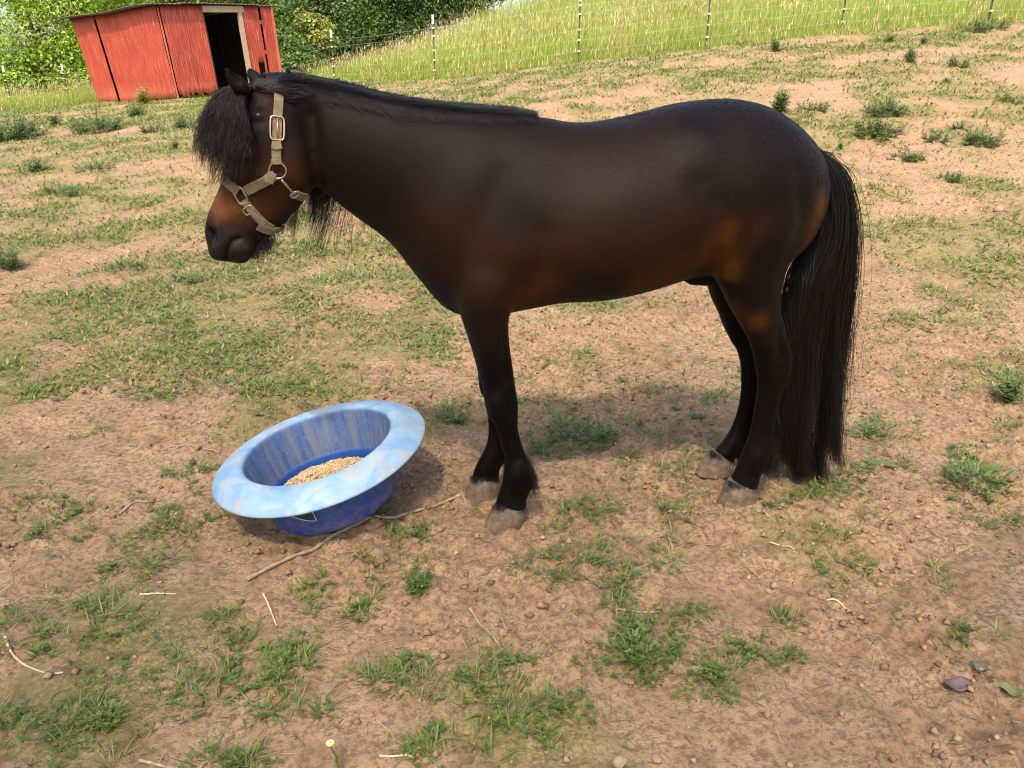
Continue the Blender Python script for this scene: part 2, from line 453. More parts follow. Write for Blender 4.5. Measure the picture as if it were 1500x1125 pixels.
# sheath between the thighs
q = HP(1012, 409, 0.0)
def blob(c, r, n=14):
    V, F = [], []
    for i in range(n + 1):
        a = math.pi * i / n
        for j in range(n):
            b = 2 * math.pi * j / n
            V.append((c[0] + r[0] * math.sin(a) * math.cos(b), c[1] + r[1] * math.cos(a), c[2] + r[2] * math.sin(a) * math.sin(b)))
    F = [(i * n + j, i * n + (j + 1) % n, (i + 1) * n + (j + 1) % n, (i + 1) * n + j) for i in range(n) for j in range(n)]
    return np.array(V), F
parts += [blob(HP(1013, 410, .03), (.024, .022, .022)), blob(HP(1034, 404, .02), (.05, .032, .04)), blob(HP(1055, 392, .0), (.06, .045, .05)),
          blob(HP(352, 377, 0), (.026, .016, .03)), blob(HP(318, 366, 0), (.022, .028, .036)),   # lips
          blob(HP(366, 366, 0), (.016, .018, .026))]
V0 = np.concatenate([p[0] for p in parts])
F0, o_ = [], 0
for V_, F_ in parts:
    F0 += [tuple(i + o_ for i in f) for f in F_]; o_ += len(V_)
me0 = bpy.data.meshes.new('tmp'); me0.from_pydata([tuple(v) for v in V0], [], F0); me0.update()
import bmesh
bm = bmesh.new(); bm.from_mesh(me0); bmesh.ops.recalc_face_normals(bm, faces=bm.faces); bm.to_mesh(me0); bm.free()
ob0 = link('tmp', me0)
md = ob0.modifiers.new('r', 'REMESH'); md.mode = 'VOXEL'; md.voxel_size = 0.0058; md.adaptivity = 0
dg = bpy.context.evaluated_depsgraph_get()
me1 = bpy.data.meshes.new_from_object(ob0.evaluated_get(dg))
bpy.data.objects.remove(ob0)
V = np.empty(len(me1.vertices) * 3, np.float32); me1.vertices.foreach_get('co', V); V = V.reshape(-1, 3).astype(float)
E = np.empty(len(me1.edges) * 2, np.int32); me1.edges.foreach_get('vertices', E); E = E.reshape(-1, 2)
PF = np.empty(len(me1.loops), np.int32); me1.loops.foreach_get('vertex_index', PF); PF = PF.reshape(-1, 4)
deg = np.bincount(E.ravel(), minlength=len(V)).astype(float)[:, None]
def lap(A):
    S = np.zeros_like(A)
    for d in range(A.shape[1]):
        S[:, d] = np.bincount(E[:, 0], A[E[:, 1], d], len(A)) + np.bincount(E[:, 1], A[E[:, 0], d], len(A))
    return S / deg
def normals(V):
    n = np.cross(V[PF[:, 2]] - V[PF[:, 0]], V[PF[:, 3]] - V[PF[:, 1]])
    N_ = np.zeros_like(V)
    for k in range(4):
        for d in range(3): N_[:, d] += np.bincount(PF[:, k], n[:, d], len(V))
    return N_ / (np.linalg.norm(N_, axis=1)[:, None] + 1e-12)
# smoothing: strong on the trunk where lofts meet, light on head and lower legs
headline = HP(470, 200)[0]
w_s = np.where((V[:, 1] < HP(715, 455, .1)[1]) | (V[:, 0] < headline), 0.25, 1.0)[:, None]
for _ in range(8): w_s = 0.5 * w_s + 0.5 * lap(w_s)
for it in range(46):
    a = 0.55 if it % 2 == 0 else -0.50
    V = V + a * w_s * (lap(V) - V)
for it in range(5): V = V + 0.5 * (lap(V) - V)
for it in range(30): V = V + 0.5 * sstep(.6, 1, w_s) * (lap(V) - V)
NRM = normals(V)
# ---- sculpting strokes: (px,py, ...) polyline, radius px, metres along the normal, sides (+1 near, -1 far, 0 both)
def seg_dist(X, P):
    d = np.full(len(X), 1e9)
    for a, b in zip(P[:-1], P[1:]):
        ab = b - a; t = np.clip(((X - a) @ ab) / (ab @ ab + 1e-12), 0, 1)
        d = np.minimum(d, np.linalg.norm(X - a - t[:, None] * ab, axis=1))
    return d
def stroke(pts, rad, amt, w=.15, side=0, soft=2.0, wmin=.004):
    global V
    P = np.array([HP(x, y, w)[:2] for x, y in pts])
    if len(P) == 1: P = np.vstack([P, P + 1e-5])
    r = rad * hscale(*pts[0], w)
    m = np.exp(-(seg_dist(V[:, :2], P) / r) ** soft)
    m *= sstep(wmin, wmin + .03, np.abs(V[:, 2]))
    if side: m *= (np.sign(V[:, 2]) == side)
    V = V + (m * amt)[:, None] * NRM
stroke([(700, 250), (650, 330), (640, 400)], 34, .006, .16)              # shoulder front mass
stroke([(738, 260), (700, 330), (672, 398)], 20, -.004, .16)            # groove between neck and shoulder
stroke([(775, 250), (765, 310), (745, 370)], 40, .006, .18)                           # shoulder muscle
stroke([(792, 345), (790, 395), (758, 440)], 24, -.007, .19)           # behind the elbow
stroke([(712, 478), (722, 500)], 18, .005, .12, wmin=.05)
stroke([(560, 215), (500, 240)], 55, .004, .09)
stroke([(470, 285), (520, 308), (575, 350)], 12, -.004, .09)            # jugular groove
stroke([(455, 170), (462, 250), (468, 275)], 14, -.016, .07)              # hollow behind the jaw
stroke([(1018, 270), (1028, 320), (1036, 375)], 22, -.013, .2)           # flank hollow
stroke([(980, 205), (1005, 240)], 40, -.006, .22)
stroke([(1042, 315), (1037, 350), (1033, 382)], 12, .006, .2)             # stifle fold
stroke([(1040, 195)], 40, .005, .2)                                        # point of hip
stroke([(1100, 270), (1110, 340)], 44, .010, .2)
stroke([(1165, 250), (1163, 330), (1142, 400)], 15, -.006, .18)
stroke([(1078, 400)], 26, .008, .19)                                       # stifle
stroke([(900, 330)], 90, .008, .25)
stroke([(880, 250), (960, 240)], 50, -.003, .25)
# hock and tendon
stroke([(1140, 470), (1150, 515), (1146, 560)], 9, .005, .11, wmin=.06)
stroke([(1133, 480), (1138, 520)], 7, -.006, .12, wmin=.1)
stroke([(752, 640), (758, 672)], 4.5, -.007, .1, side=1, wmin=.07)
stroke([(724, 585), (726, 606)], 11, .010, .1, wmin=.05)
stroke([(746, 578), (750, 606)], 6, -.008, .1, wmin=.06)
stroke([(735, 624), (741, 660)], 5, .005, .1, wmin=.05)
stroke([(758, 692)], 14, .007, .1, wmin=.05); stroke([(757, 726)], 9, -.007, .1, wmin=.05)
stroke([(1118, 500), (1122, 540)], 8, .008, .12, wmin=.06); stroke([(1108, 664)], 13, .007, .11, wmin=.06); stroke([(1096, 692)], 8, -.007, .11, wmin=.06)
stroke([(1126, 590), (1117, 640)], 4, -.006, .12, wmin=.09)
stroke([(700, 500), (708, 550)], 9, .004, .1, wmin=.05); stroke([(736, 490), (742, 555)], 7, -.007, .1, wmin=.06)
# head
stroke([(428, 225), (425, 262)], 28, .009, .09)                             # cheek
stroke([(372, 235), (345, 300)], 11, -.004, .07)
stroke([(352, 245), (400, 262)], 6, .004, .08)                             # facial crest
stroke([(378, 161)], 10, .006, .09); stroke([(378, 163)], 5, -.006, .09)
stroke([(372, 140), (392, 150)], 9, .006, .09)
stroke([(385, 178), (365, 182)], 6, -.003, .09)
stroke([(309, 341), (312, 353)], 5.5, -.022, .045, wmin=.010)             # nostril
stroke([(316, 331), (321, 345), (319, 358)], 5, .007, .045, wmin=.010)
stroke([(351, 349), (342, 351), (334, 364), (330, 379)], 3.2, -.014, .045, wmin=.004)   # mouth
stroke([(344, 362), (360, 368)], 8, .004, .04)
stroke([(327, 358)], 9, .004, .04)
stroke([(350, 118), (341, 105)], 6, -.010, .07, side=1, wmin=.03)          # ear cup
V = V + 0.4 * (lap(V) - V)
V = V + 0.3 * (lap(V) - V)
NRM = normals(V)
PV = HW(V)                                                                  # world space
PNW = HW(NRM) - HO

# ---- coat: pigment zones, plus painted shade in nostril and mouth (a bay-brown pony, black points, tan on muzzle, flank, elbow and buttock)
def zone(pts, rad, w=.12, soft=2.0):
    P = np.array([HP(x, y, w)[:2] for x, y in pts])
    if len(P) == 1: P = np.vstack([P, P + 1e-5])
    return np.exp(-(seg_dist(V[:, :2], P) / (rad * hscale(*pts[0], w))) ** soft)
dark, brown, tan = np.array((.0085, .0047, .0036)), np.array((.0230, .0092, .0042)), np.array((.090, .028, .006))
C = np.tile(dark, (len(V), 1))
nz = fbm(V[:, 0] * 9, V[:, 1] * 9, 4, 3)
nz3 = fbm(V[:, 0] * 22 + V[:, 1] * 10, V[:, 1] * 44, 4, 6, .65)
def blend(c, m):
    global C
    m = m * (.62 + .76 * nz3) if np.max(m) > .3 and c[0] > .02 else m
    C = C + (np.array(c) - C) * np.clip(m, 0, 1)[:, None]
blend(brown, zone([(760, 380), (900, 350), (960, 330)], 90) * .8)
blend(brown, zone([(650, 330), (740, 400)], 75) * .8)
blend(brown, zone([(820, 250), (940, 230)], 60) * .45)
blend(tan, zone([(765, 440), (800, 418)], 26) * .55 * (0.5 + nz))
blend(tan, zone([(930, 405), (1000, 378), (1028, 350)], 26) * .8)
blend(tan, zone([(1036, 330), (1045, 365), (1052, 400)], 16) * 1.0)
blend(tan, zone([(1070, 330)], 34) * .22)
blend(tan, zone([(1186, 290), (1172, 350), (1156, 395)], 14) * .95)
blend(tan, zone([(1098, 466)], 17, .12) * .75 * (V[:, 2] > 0))
blend(tan, zone([(1064, 440), (1075, 455)], 10, .12) * .5)
blend(dark * .8, zone([(1100, 350)], 34) * .5)
blend((.070, .027, .011), zone([(395, 305), (425, 255), (350, 255)], 34) * .75)
blend((.115, .045, .016), zone([(330, 312), (365, 312), (315, 302)], 22) * .9)
blend((.16, .052, .024), zone([(313, 313)], 17) * .9)
blend((.055, .026, .014), zone([(392, 148), (398, 178)], 15) * .8)
blend((.003, .002, .002), zone([(376, 162)], 10, .1) * .9)
blend((.030, .020, .017), zone([(335, 352), (340, 375), (312, 372)], 15) * .9)
blend((.045, .033, .024), zone([(355, 370)], 11) * .8)
blend((.003, .002, .002), zone([(309, 341), (312, 353)], 4.8, .045) * .97)  # nostril hollow: shade of the recess put into the colour
blend((.006, .004, .004), zone([(351, 349), (342, 351), (334, 364), (330, 379)], 2.4, .045) * .8)  # mouth: shade of the crease painted along the fold
blend((.006, .005, .005), zone([(1013, 410), (1030, 402)], 18, .03) * (V[:, 1] < HP(1013, 396, .03)[1]))
legm = sstep(HP(715, 480, .09)[1], HP(715, 520, .09)[1] - .02, V[:, 1])
legm = sstep(HP(715, 470, .09)[1], HP(715, 530, .09)[1], 0 * V[:, 1] + V[:, 1]) if False else 1 - sstep(HP(1100, 520, .1)[1], HP(1100, 470, .1)[1], V[:, 1])
blend((.0034, .0021, .0020), legm)
blend((.0030, .0019, .0015), zone([(1032, 195), (1042, 262)], 30, .2) * .85)
blend((.0035, .0022, .0018), zone([(735, 215), (760, 300)], 26, .2) * .6)
C *= (0.8 + 0.4 * nz)[:, None] * np.where(C[:, :1] > .03, .76, .74)

def coat_material():
    m, nt, b = new_mat('pony_coat'); N = NT(nt)
    c = N.attr('col')
    v = N.co((15, 105, 105))
    st = N.noise(6.0, 5, 0.7, v, 0.6); fine = N.noise(22.0, 4, 0.7, v, 0.4)
    c = N.mix(1.0, c, N.ramp(st, [(0.25, 0.55), (0.75, 1.55)]), 'MULTIPLY')
    N.l(c, b.inputs['Base Color'])
    b.inputs['Roughness'].default_value = 0.5
    b.inputs['Specular IOR Level'].default_value = 0.095
    b.inputs['Sheen Weight'].default_value = 0.015
    b.inputs['Sheen Roughness'].default_value = 0.45
    b.inputs['Sheen Tint'].default_value = (.75, .72, .75, 1)
    N.l(N.ramp(st, [(0.3, 0.35), (0.7, 0.58)]), b.inputs['Roughness'])
    N.l(N.bump(N.math('ADD', st, N.math('MULTIPLY', fine, 0.5)), 0.24, 0.003), b.inputs['Normal'])
    return m
# the pony's own frame: rotate so local X = s
rz = math.atan2(HE[1], HE[0])
LV = np.column_stack([V[:, 0], -V[:, 2], V[:, 1]])
pony = mesh_np('pony', LV, PF, coat_material(), col={'col': C})
pony.location = HO; pony.rotation_euler = (0, 0, rz)
tag(pony, 'dark brown pony with black mane and long tail standing side on', 'pony')
PONY_BVH = BVHTree.FromPolygons([Vector(p) for p in PV], PF.tolist())
def pl(q):
    """(s,u,w) -> pony-local xyz for children"""
    q = np.asarray(q, float)
    return np.stack([q[..., 0], -q[..., 2], q[..., 1]], -1)
# ------------------------------------------------------------------ hooves, eyes, hair
def hoof_material():
    m, nt, b = new_mat('hoof_horn'); N = NT(nt)
    v = N.co((1, 1, 1)); f = N.noise(45, 5, 0.65, v); g = N.noise(12, 3, .5, N.co((1, 1, 9)))
    c = N.ramp(f, [(0.3, (.060, .042, .029)), (0.55, (.15, .105, .068)), (0.75, (.27, .195, .13))])
    c = N.mix(N.ramp(g, [(0.45, 0.0), (0.7, 0.5)]), c, (.075, .06, .052))
    N.l(c, b.inputs['Base Color']); b.inputs['Roughness'].default_value = .75
    N.l(N.bump(N.math('ADD', f, g), .4, .004), b.inputs['Normal'])
    return m
HOOF = hoof_material()
def hoof(top, bot, w, lat):
    """top: (x0,y0,x1,y1) pixel line of the coronet, bot: the same for the ground line."""
    ta, tb = HP(top[0], top[1], w), HP(top[2], top[3], w)
    ba, bb = HP(bot[0], bot[1], w), HP(bot[2], bot[3], w)
    ba[1] = -0.006; bb[1] = -0.006
    n = 32; rows = []
    for f, g in ((-.22, .86), (0, .97), (.03, 1.03), (.2, 1.02), (.45, 1.01), (.7, 1.02), (.92, 1.02), (1, 1.0), (1.0, .9)):
        a, b = ta + (ba - ta) * f, tb + (bb - tb) * f
        c = (a + b) / 2; r = (b - a) / 2 * g
        la = lat * (1 + .16 * f) * g
        for j in range(n):
            t = j * 2 * math.pi / n
            fl = 1.0 + .04 * math.sin(3.1 * t + 20 * w)
            rows.append(c + r * math.cos(t) * (1 if math.cos(t) < 0 else .96) + np.array([0, .0015 * math.sin(9 * t + f * 8), math.sin(t) * la * fl]))
    m = 9; V_ = np.array(rows)
    F_ = [(i * n + j, i * n + (j + 1) % n, (i + 1) * n + (j + 1) % n, (i + 1) * n + j) for i in range(m - 1) for j in range(n)]
    F_ += [tuple(range(n - 1, -1, -1)), tuple((m - 1) * n + j for j in range(n))]
    b = MB(); b.add(pl(V_), F_)
    return b.build('hoof', HOOF, pony, True)
hoof((723, 742, 772, 748), (709, 766, 766, 771), .085, .044)
hoof((691, 702, 733, 706), (676, 726, 735, 728), -.085, .044)
hoof((1064, 708, 1112, 720), (1051, 735, 1108, 740), .11, .042)
hoof((1039, 664, 1074, 680), (1020, 686, 1072, 695), -.11, .042)

def ell_mesh(name, c, r, mat, parent):
    V_, F_ = blob(np.array(c), r, 16)
    b = MB(); b.add(pl(V_), F_); return b.build(name, mat, parent, True)
EYE, nt_, b_ = new_mat('eye'); b_.inputs['Base Color'].default_value = (.006, .004, .003, 1); b_.inputs['Roughness'].default_value = .3; b_.inputs['Specular IOR Level'].default_value = .25
for sgn in (1, -1):
    hit = HP(376, 164, .1)
    ce = np.array([hit[0], hit[1], sgn * .1])
    k = np.argmin(np.linalg.norm(V - ce, axis=1))
    ell_mesh('eye', V[k] - NRM[k] * .0125, (.017, .013, .013), EYE, pony)

def hair_material(name, base, rough=.38, spec=.5):
    m, nt, b = new_mat(name); N = NT(nt)
    hi = N.n('HairInfo')
    rnd = hi.outputs['Random']
    c = N.ramp(rnd, [(0, tuple(x * .6 for x in base)), (.7, base), (1, (base[0] * 2.4, base[1] * 2.0, base[2] * 1.9))])
    N.l(c, b.inputs['Base Color'])
    b.inputs['Roughness'].default_value = rough; b.inputs['Specular IOR Level'].default_value = spec
    return m
HAIR = hair_material('black_hair', (.0072, .0058, .0058), .38, .38)
def curves_obj(name, P, rad, mat, parent, col=None, tip=.25):
    """P (n, m, 3) strand points in the parent's frame."""
    P = np.asarray(P, np.float32); n, m = P.shape[:2]
    hc = bpy.data.hair_curves.new(name)
    hc.add_curves([m] * n)
    hc.attributes['position'].data.foreach_set('vector', P.ravel())
    r = np.asarray(rad, np.float32)
    r = np.broadcast_to(r[:, None] if r.ndim == 1 else r, (n, m)) * np.linspace(1, tip, m)[None] ** .8
    at = hc.attributes.get('radius') or hc.attributes.new('radius', 'FLOAT', 'POINT')
    at.data.foreach_set('value', np.ascontiguousarray(r, np.float32).ravel())
    if col is not None:
        c4 = np.ones((n, 4), np.float32); c4[:, :3] = col
        hc.attributes.new('col', 'FLOAT_COLOR', 'CURVE').data.foreach_set('color', c4.ravel())
    hc.materials.append(mat)
    o = bpy.data.objects.new(name, hc); COL.objects.link(o); o.parent = parent
    return o
def wav(n, m, amp, f, seed, dims=3):
    """Smooth per-strand waviness (n, m, 3), growing towards the tip."""
    g = np.random.default_rng(seed); t = np.linspace(0, 1, m)[None, :, None]
    out = 0
    for k, a in ((1, 1.0), (2.1, .5), (4.3, .22)):
        out = out + a * np.sin(2 * math.pi * (f * k * t + g.random((n, 1, 3))))
    return out * amp * t
def spl(K, m):
    """K (n, k, 3) control rows -> (n, m, 3) Catmull-Rom."""
    n, k = K.shape[:2]
    Q = np.concatenate([2 * K[:, :1] - K[:, 1:2], K, 2 * K[:, -1:] - K[:, -2:-1]], 1)
    t = np.linspace(0, k - 1 - 1e-9, m); i = t.astype(int); f = (t - i)[None, :, None]
    a, b, c, d = Q[:, i], Q[:, i + 1], Q[:, i + 2], Q[:, i + 3]
    return .5 * (2 * b + (c - a) * f + (2 * a - 5 * b + 4 * c - d) * f ** 2 + (3 * b - a - 3 * c + d) * f ** 3)
def hp_arr(L, w=0.0): return np.array([HP(x, y, w)[:2] for x, y in L])

# tail ---------------------------------------------------------------
TL = hp_arr([(1192, 216), (1203, 262), (1196, 340), (1165, 420), (1152, 500), (1148, 570), (1138, 640), (1134, 720)], .03)
TR = hp_arr([(1201, 220), (1231, 258), (1241, 335), (1238, 430), (1232, 520), (1226, 590), (1221, 650), (1218, 720)], .03)
n, m = 8200, 22
g = np.random.default_rng(21)
a0 = g.random(n)
locks = np.array([.02, .12, .23, .34, .46, .58, .70, .84, .95]); lockw = g.random(len(locks)) * .1 - .05
li = np.argmin(np.abs(a0[:, None] + g.normal(0, .05, n)[:, None] - locks[None]), 1)
K = np.zeros((n, 8, 3)); pull = [0, 0, .06, .18, .32, .50, .72, .86]
ww = g.normal(0, .03, n)
for k in range(8):
    a = a0 + (locks[li] - a0) * pull[k]
    K[:, k, :2] = TL[k] + (TR[k] - TL[k]) * a[:, None]
    K[:, k, 2] = .02 + (ww + lockw[li] * pull[k]) * min(1, .45 + .25 * k) * (1 - .35 * pull[k])
K[:, 0, 2] *= .7
lock_gap = (li == 6) | (li == 7)
K[:, 6, 0] += np.where(lock_gap, .012, 0); K[:, 5, 0] += np.where(li == 5, -.006, 0)
flick = np.array([.0, .03, .04, .05, .03, .05, .02, .04, .02])[li]
tail_len = np.array([.97, .93, 1, .95, 1, .9, .98, .86, .92])[li] * (1 - .32 * g.random(n) ** 1.8)
P = spl(K, 60)
tt = np.linspace(0, 1, m)[None] * np.clip(tail_len, 0, 1)[:, None]
ti = tt * 59; i0 = np.clip(ti.astype(int), 0, 58); fr = (ti - i0)[..., None]
P = np.take_along_axis(P, i0[..., None].repeat(3, -1), 1) * (1 - fr) + np.take_along_axis(P, (i0 + 1)[..., None].repeat(3, -1), 1) * fr
end = sstep(.84, 1.0, tt) ** 1.5
P[..., 0] += end * flick[:, None] * np.exp(g.normal(0, .55, (n, 1)))
P += wav(n, m, .0105, 1.5, 5)
lockwav = np.random.default_rng(9); ph = lockwav.random((9, 3)) * 6.28
for d in (0, 2): P[..., d] += .013 * tt * np.sin(9 * tt + ph[li, d][:, None])
P[..., 1] = np.maximum(P[..., 1], .004 + .012 * g.random((n, 1)) * (1 + 0 * tt))
curves_obj('tail', pl(P), g.uniform(.00045, .00085, n), HAIR, pony)
# fine strands leaving the tail
n = 160; a0 = g.choice([-.03, 1.02], n) + g.normal(0, .02, n)
K = np.zeros((n, 8, 3))
for k in range(8):
    K[:, k, :2] = TL[k] + (TR[k] - TL[k]) * (.5 + (a0 - .5) * (1 + .02 * k))[:, None]; K[:, k, 2] = .03 + g.normal(0, .03, n)
P = spl(K, 18)[:, :16] + wav(n, 16, .014, 1.2, 8)
P[..., 1] = np.maximum(P[..., 1], .01)
curves_obj('tail_wisps', pl(P), .0004, HAIR, pony)

# mane ---------------------------------------------------------------
CREST = [(398, 112), (420, 112), (450, 118), (490, 124), (545, 138), (620, 151), (700, 158), (750, 163), (785, 170)]
CR = cr(np.array([np.append(HP(x, y), x) for x, y in CREST]), 400)
def crest(t):
    i = np.clip((t * 399).astype(int), 0, 399); return CR[i, :2], CR[i, 3]
def neck_half(x):   # half-width of the neck at the crest side, metres
    return np.interp(x, [400, 480, 620, 785], [.06, .085, .12, .18])
# long hair on the far side, hanging below the throat
n, m = 5200, 16
t = np.where(g.random(n) < .7, .02 + .55 * g.random(n), .02 + .98 * g.random(n)); base, bx = crest(t)
L = np.interp(bx, [400, 450, 500, 560, 640, 785], [.20, .41, .39, .375, .36, .26]) * g.uniform(.72, 1.06, n)
lng = g.random(n) < .035
L = np.where(lng & (bx > 470) & (bx < 700), L * g.uniform(1.15, 1.5, n), L)
lk = np.round(bx / 17 + g.normal(0, .25, n)); lko = (np.sin(lk * 12.9898) * 43758.5453) % 1.0
L *= (.82 + .34 * lko) * np.where(g.random(n) < .66, g.uniform(.5, .82, n), 1.0)
hw = neck_half(bx) + .012 + .03 * g.random(n)
K = np.zeros((n, 6, 3))
fx = np.interp(bx, [400, 470, 560], [-.015, -.05, -.02]) - .05 * (lko - .5)
for k, (du, fw) in enumerate(((0, .12), (-.01, -.35), (.12, -.85), (.4, -1.0), (.72, -1.0), (1.0, -.92))):
    K[:, k, 0] = base[:, 0] + fx * max(du, 0) * (1.0 + .2 * k)
    K[:, k, 1] = base[:, 1] - .004 + (.012 if k == 1 else 0) - L * max(du, 0)
    K[:, k, 2] = hw * fw
K[:, 0, 0] += g.normal(0, .012, n); K[:, 1, 0] += g.normal(0, .012, n); K[:, 0, 1] -= .006
P = spl(K, m) + wav(n, m, .006, 1.5, 12)
curves_obj('mane', pl(P), g.uniform(.0004, .0007, n), HAIR, pony)
# short growth standing along the crest
n, m = 9000, 6
t = .06 + .94 * g.random(n) ** 1.08; base, bx = crest(t)
k1 = fbm(bx * .06, bx * 0, 2, 9)
Ls = (.012 + .020 * k1) * g.uniform(.6, 1.25, n) * np.interp(bx, [400, 440, 740, 775, 785], [.9, 1, 1, .9, .25])
w0 = np.clip(g.normal(0, .016, n), -.035, .04)
dep = (w0 / .04) ** 2 * .008
d = np.stack([.35 + .4 * g.random(n), .9 - np.abs(w0) * 14, w0 * 34], -1); d /= np.linalg.norm(d, axis=1)[:, None]
P = np.stack([base[:, 0], base[:, 1] - dep - .006, w0], -1)[:, None] + d[:, None] * (np.linspace(0, 1, m)[None] * Ls[:, None])[..., None]
P[..., 1] -= (np.linspace(0, 1, m)[None] ** 2 * Ls[:, None]) * .35
P[..., 0] += (np.linspace(0, 1, m)[None] ** 2 * Ls[:, None]) * .3
curves_obj('crest_hair', pl(P), .00045, HAIR, pony)
# a band of flat hair just under the crest on the near side
n, m = 4600, 7
t = .1 + .87 * g.random(n) ** 1.1
dn = .045 * g.random(n) ** 1.8; base, bx = crest(t)
dn *= np.interp(bx, [400, 560, 700, 785], [1, .85, .45, .05])
Ls = g.uniform(.010, .036, n) * np.interp(bx, [400, 640, 785], [1, .9, .3]) * (.55 + .9 * fbm(bx * .09, bx * 0, 2, 19))
nearw = neck_half(bx)
K = np.zeros((n, 4, 3))
for k, f in enumerate((0, .35, .7, 1.0)):
    K[:, k, 0] = base[:, 0] + f * Ls * .8 + dn * .2; K[:, k, 1] = base[:, 1] + .004 - dn - (f ** 1.3) * Ls * .7
    K[:, k, 2] = .008 + nearw * .62 * np.sqrt(np.maximum((f * Ls + dn) / .062, 0)) + .004
def on_coat(K, off):
    """Lay strand points (s, u, w) on the pony's surface, lifted by off."""
    sh = K.shape; Wp = HW(K.reshape(-1, 3)); out = np.empty_like(Wp); of = np.broadcast_to(off, sh[:2]).ravel()
    for i, p in enumerate(Wp):
        h = PONY_BVH.find_nearest(Vector(p)); out[i] = np.array(h[0]) + np.array(h[1]) * of[i]
    q = out - HO
    return np.stack([q @ HE, q[:, 2], q @ HN], -1).reshape(sh)
K = on_coat(K, .001 + .004 * g.random((n, 1)))
P = spl(K, m) + wav(n, m, .002, 1, 14)
curves_obj('crest_hair', pl(P), .00042, HAIR, pony)
# the thick lock lying back from the poll, with flyaway loops
n, m = 900, 14
rt = g.random(n)
K = np.zeros((n, 6, 3))
guide = np.array([np.append(HP(x, y, w), 0)[:3] for x, y, w in ((376, 117, .02), (396, 110, .035), (420, 109, .05), (440, 114, .058), (452, 122, .066), (462, 131, .070))])
guide2 = np.array([HP(x, y, w) for x, y, w in ((374, 124, .05), (394, 124, .068), (416, 128, .078), (434, 130, .080), (446, 133, .082), (450, 138, .084))])
K = guide[None] + (guide2 - guide)[None] * rt[:, None, None] + g.normal(0, .0045, (n, 6, 3)) * np.array([1, 1, .4])
K = on_coat(K, .002 + .012 * g.random((n, 1)) ** 2)
P = spl(K, m) + wav(n, m, .006, .9, 31)
keepf = g.uniform(.45, 1.0, n)
P = P[:, :1] + 0 * P + np.stack([np.stack([np.interp(np.linspace(0, 1, m) * f, np.linspace(0, 1, m), p[:, d]) for d in range(3)], -1) for p, f in zip(P, keepf)]) - P[:, :1]
curves_obj('mane', pl(P), .0006, HAIR, pony)
n = 26
K = np.array([[HP(430, 112, 0), HP(418 + 8 * u, 105 - 5 * v, .01), HP(432 + 10 * u, 102 - 3 * v, .02), HP(448 + 6 * v, 112, .03)] for u, v in g.random((n, 2))])
curves_obj('mane', pl(spl(K, 14)), .00035, HAIR, pony)
# forelock -----------------------------------------------------------
FL = [(372, 122), (334, 130), (312, 154), (295, 202), (297, 276)]
FR = [(374, 128), (362, 146), (368, 176), (372, 216), (355, 274)]
n, m = 3000, 18
a = g.random(n); side = np.where(g.random(n) < .74, 1, -1)
lk = np.round(a * 14 + g.normal(0, .3, n)); ac = lk / 14 + .03 * np.sin(lk * 5.1)
K = np.zeros((n, 5, 3))
for k in range(5):
    aa = a + (ac - a) * [0, .15, .4, .62, .8][k]
    wt = [.02, .055, .088, .094, .075][k] * (.35 + .65 * np.sqrt(np.clip(aa, 0, 1))) + [0, .02, .03, .028, .02][k] * aa
    lay = g.random(n) * .026
    for d in range(2):
        K[:, k, d] = HP(*FL[k])[d] + (HP(*FR[k])[d] - HP(*FL[k])[d]) * aa
    K[:, k, 2] = side * (wt + lay * min(1, k / 2)) * (.5 + .5 * g.random(n) ** .4)
K[:, 0, 2] = side * g.random(n) * .045
Lf = np.clip(1.0 - np.abs(g.normal(0, .15, n)), .4, 1.0) * (.86 + .14 * ((np.sin(lk * 78.233) * 43758.5453) % 1.0))
P = spl(K, 40); ti = np.linspace(0, 1, m)[None] * np.clip(Lf, 0, .999)[:, None] * 39
i0 = ti.astype(int); fr = (ti - i0)[..., None]
P = np.take_along_axis(P, i0[..., None].repeat(3, -1), 1) * (1 - fr) + np.take_along_axis(P, np.minimum(i0 + 1, 39)[..., None].repeat(3, -1), 1) * fr
P += wav(n, m, .010, 1.7, 17) + wav(n, m, .004, 4.5, 18)
curves_obj('forelock', pl(P), g.uniform(.00035, .0006, n), hair_material('forelock_hair', (.0150, .0098, .0090), .45, .35), pony)
# keep strands outside the head: push along the normal where they dip in (done on creation by the layer offsets)

# chin, jaw and fetlock hair ------------------------------------------
def tuft(pts, w, n, L, dirn, spread=.25, r=.0004, seed=1, jit=.006):
    gg = np.random.default_rng(seed)
    A = cr(np.array([HP(x, y, w) for x, y in pts]), 60)
    B = A[gg.integers(0, 60, n)] + gg.normal(0, jit, (n, 3)) * np.array([1, 1, 1.6])
    D = np.array(dirn) + gg.normal(0, spread, (n, 3)); D /= np.linalg.norm(D, axis=1)[:, None]
    l = L * gg.uniform(.5, 1.1, n)
    s = np.linspace(0, 1, 7)
    Pp = B[:, None] + D[:, None] * (s[None] * l[:, None])[..., None]
    Pp[..., 1] -= (s[None] ** 2 * l[:, None]) * .3
    Pp = Pp + wav(n, 7, .002, 1, seed)
    Pp[..., 1] = np.maximum(Pp[..., 1], .003)
    return Pp
TT = [tuft([(366, 362), (382, 352), (394, 342)], .0, 700, .03, (.25, -1, 0), .3, seed=2, jit=.01),
      tuft([(400, 336), (425, 318), (442, 300)], .01, 350, .016, (.3, -1, 0), .3, seed=3, jit=.012)]
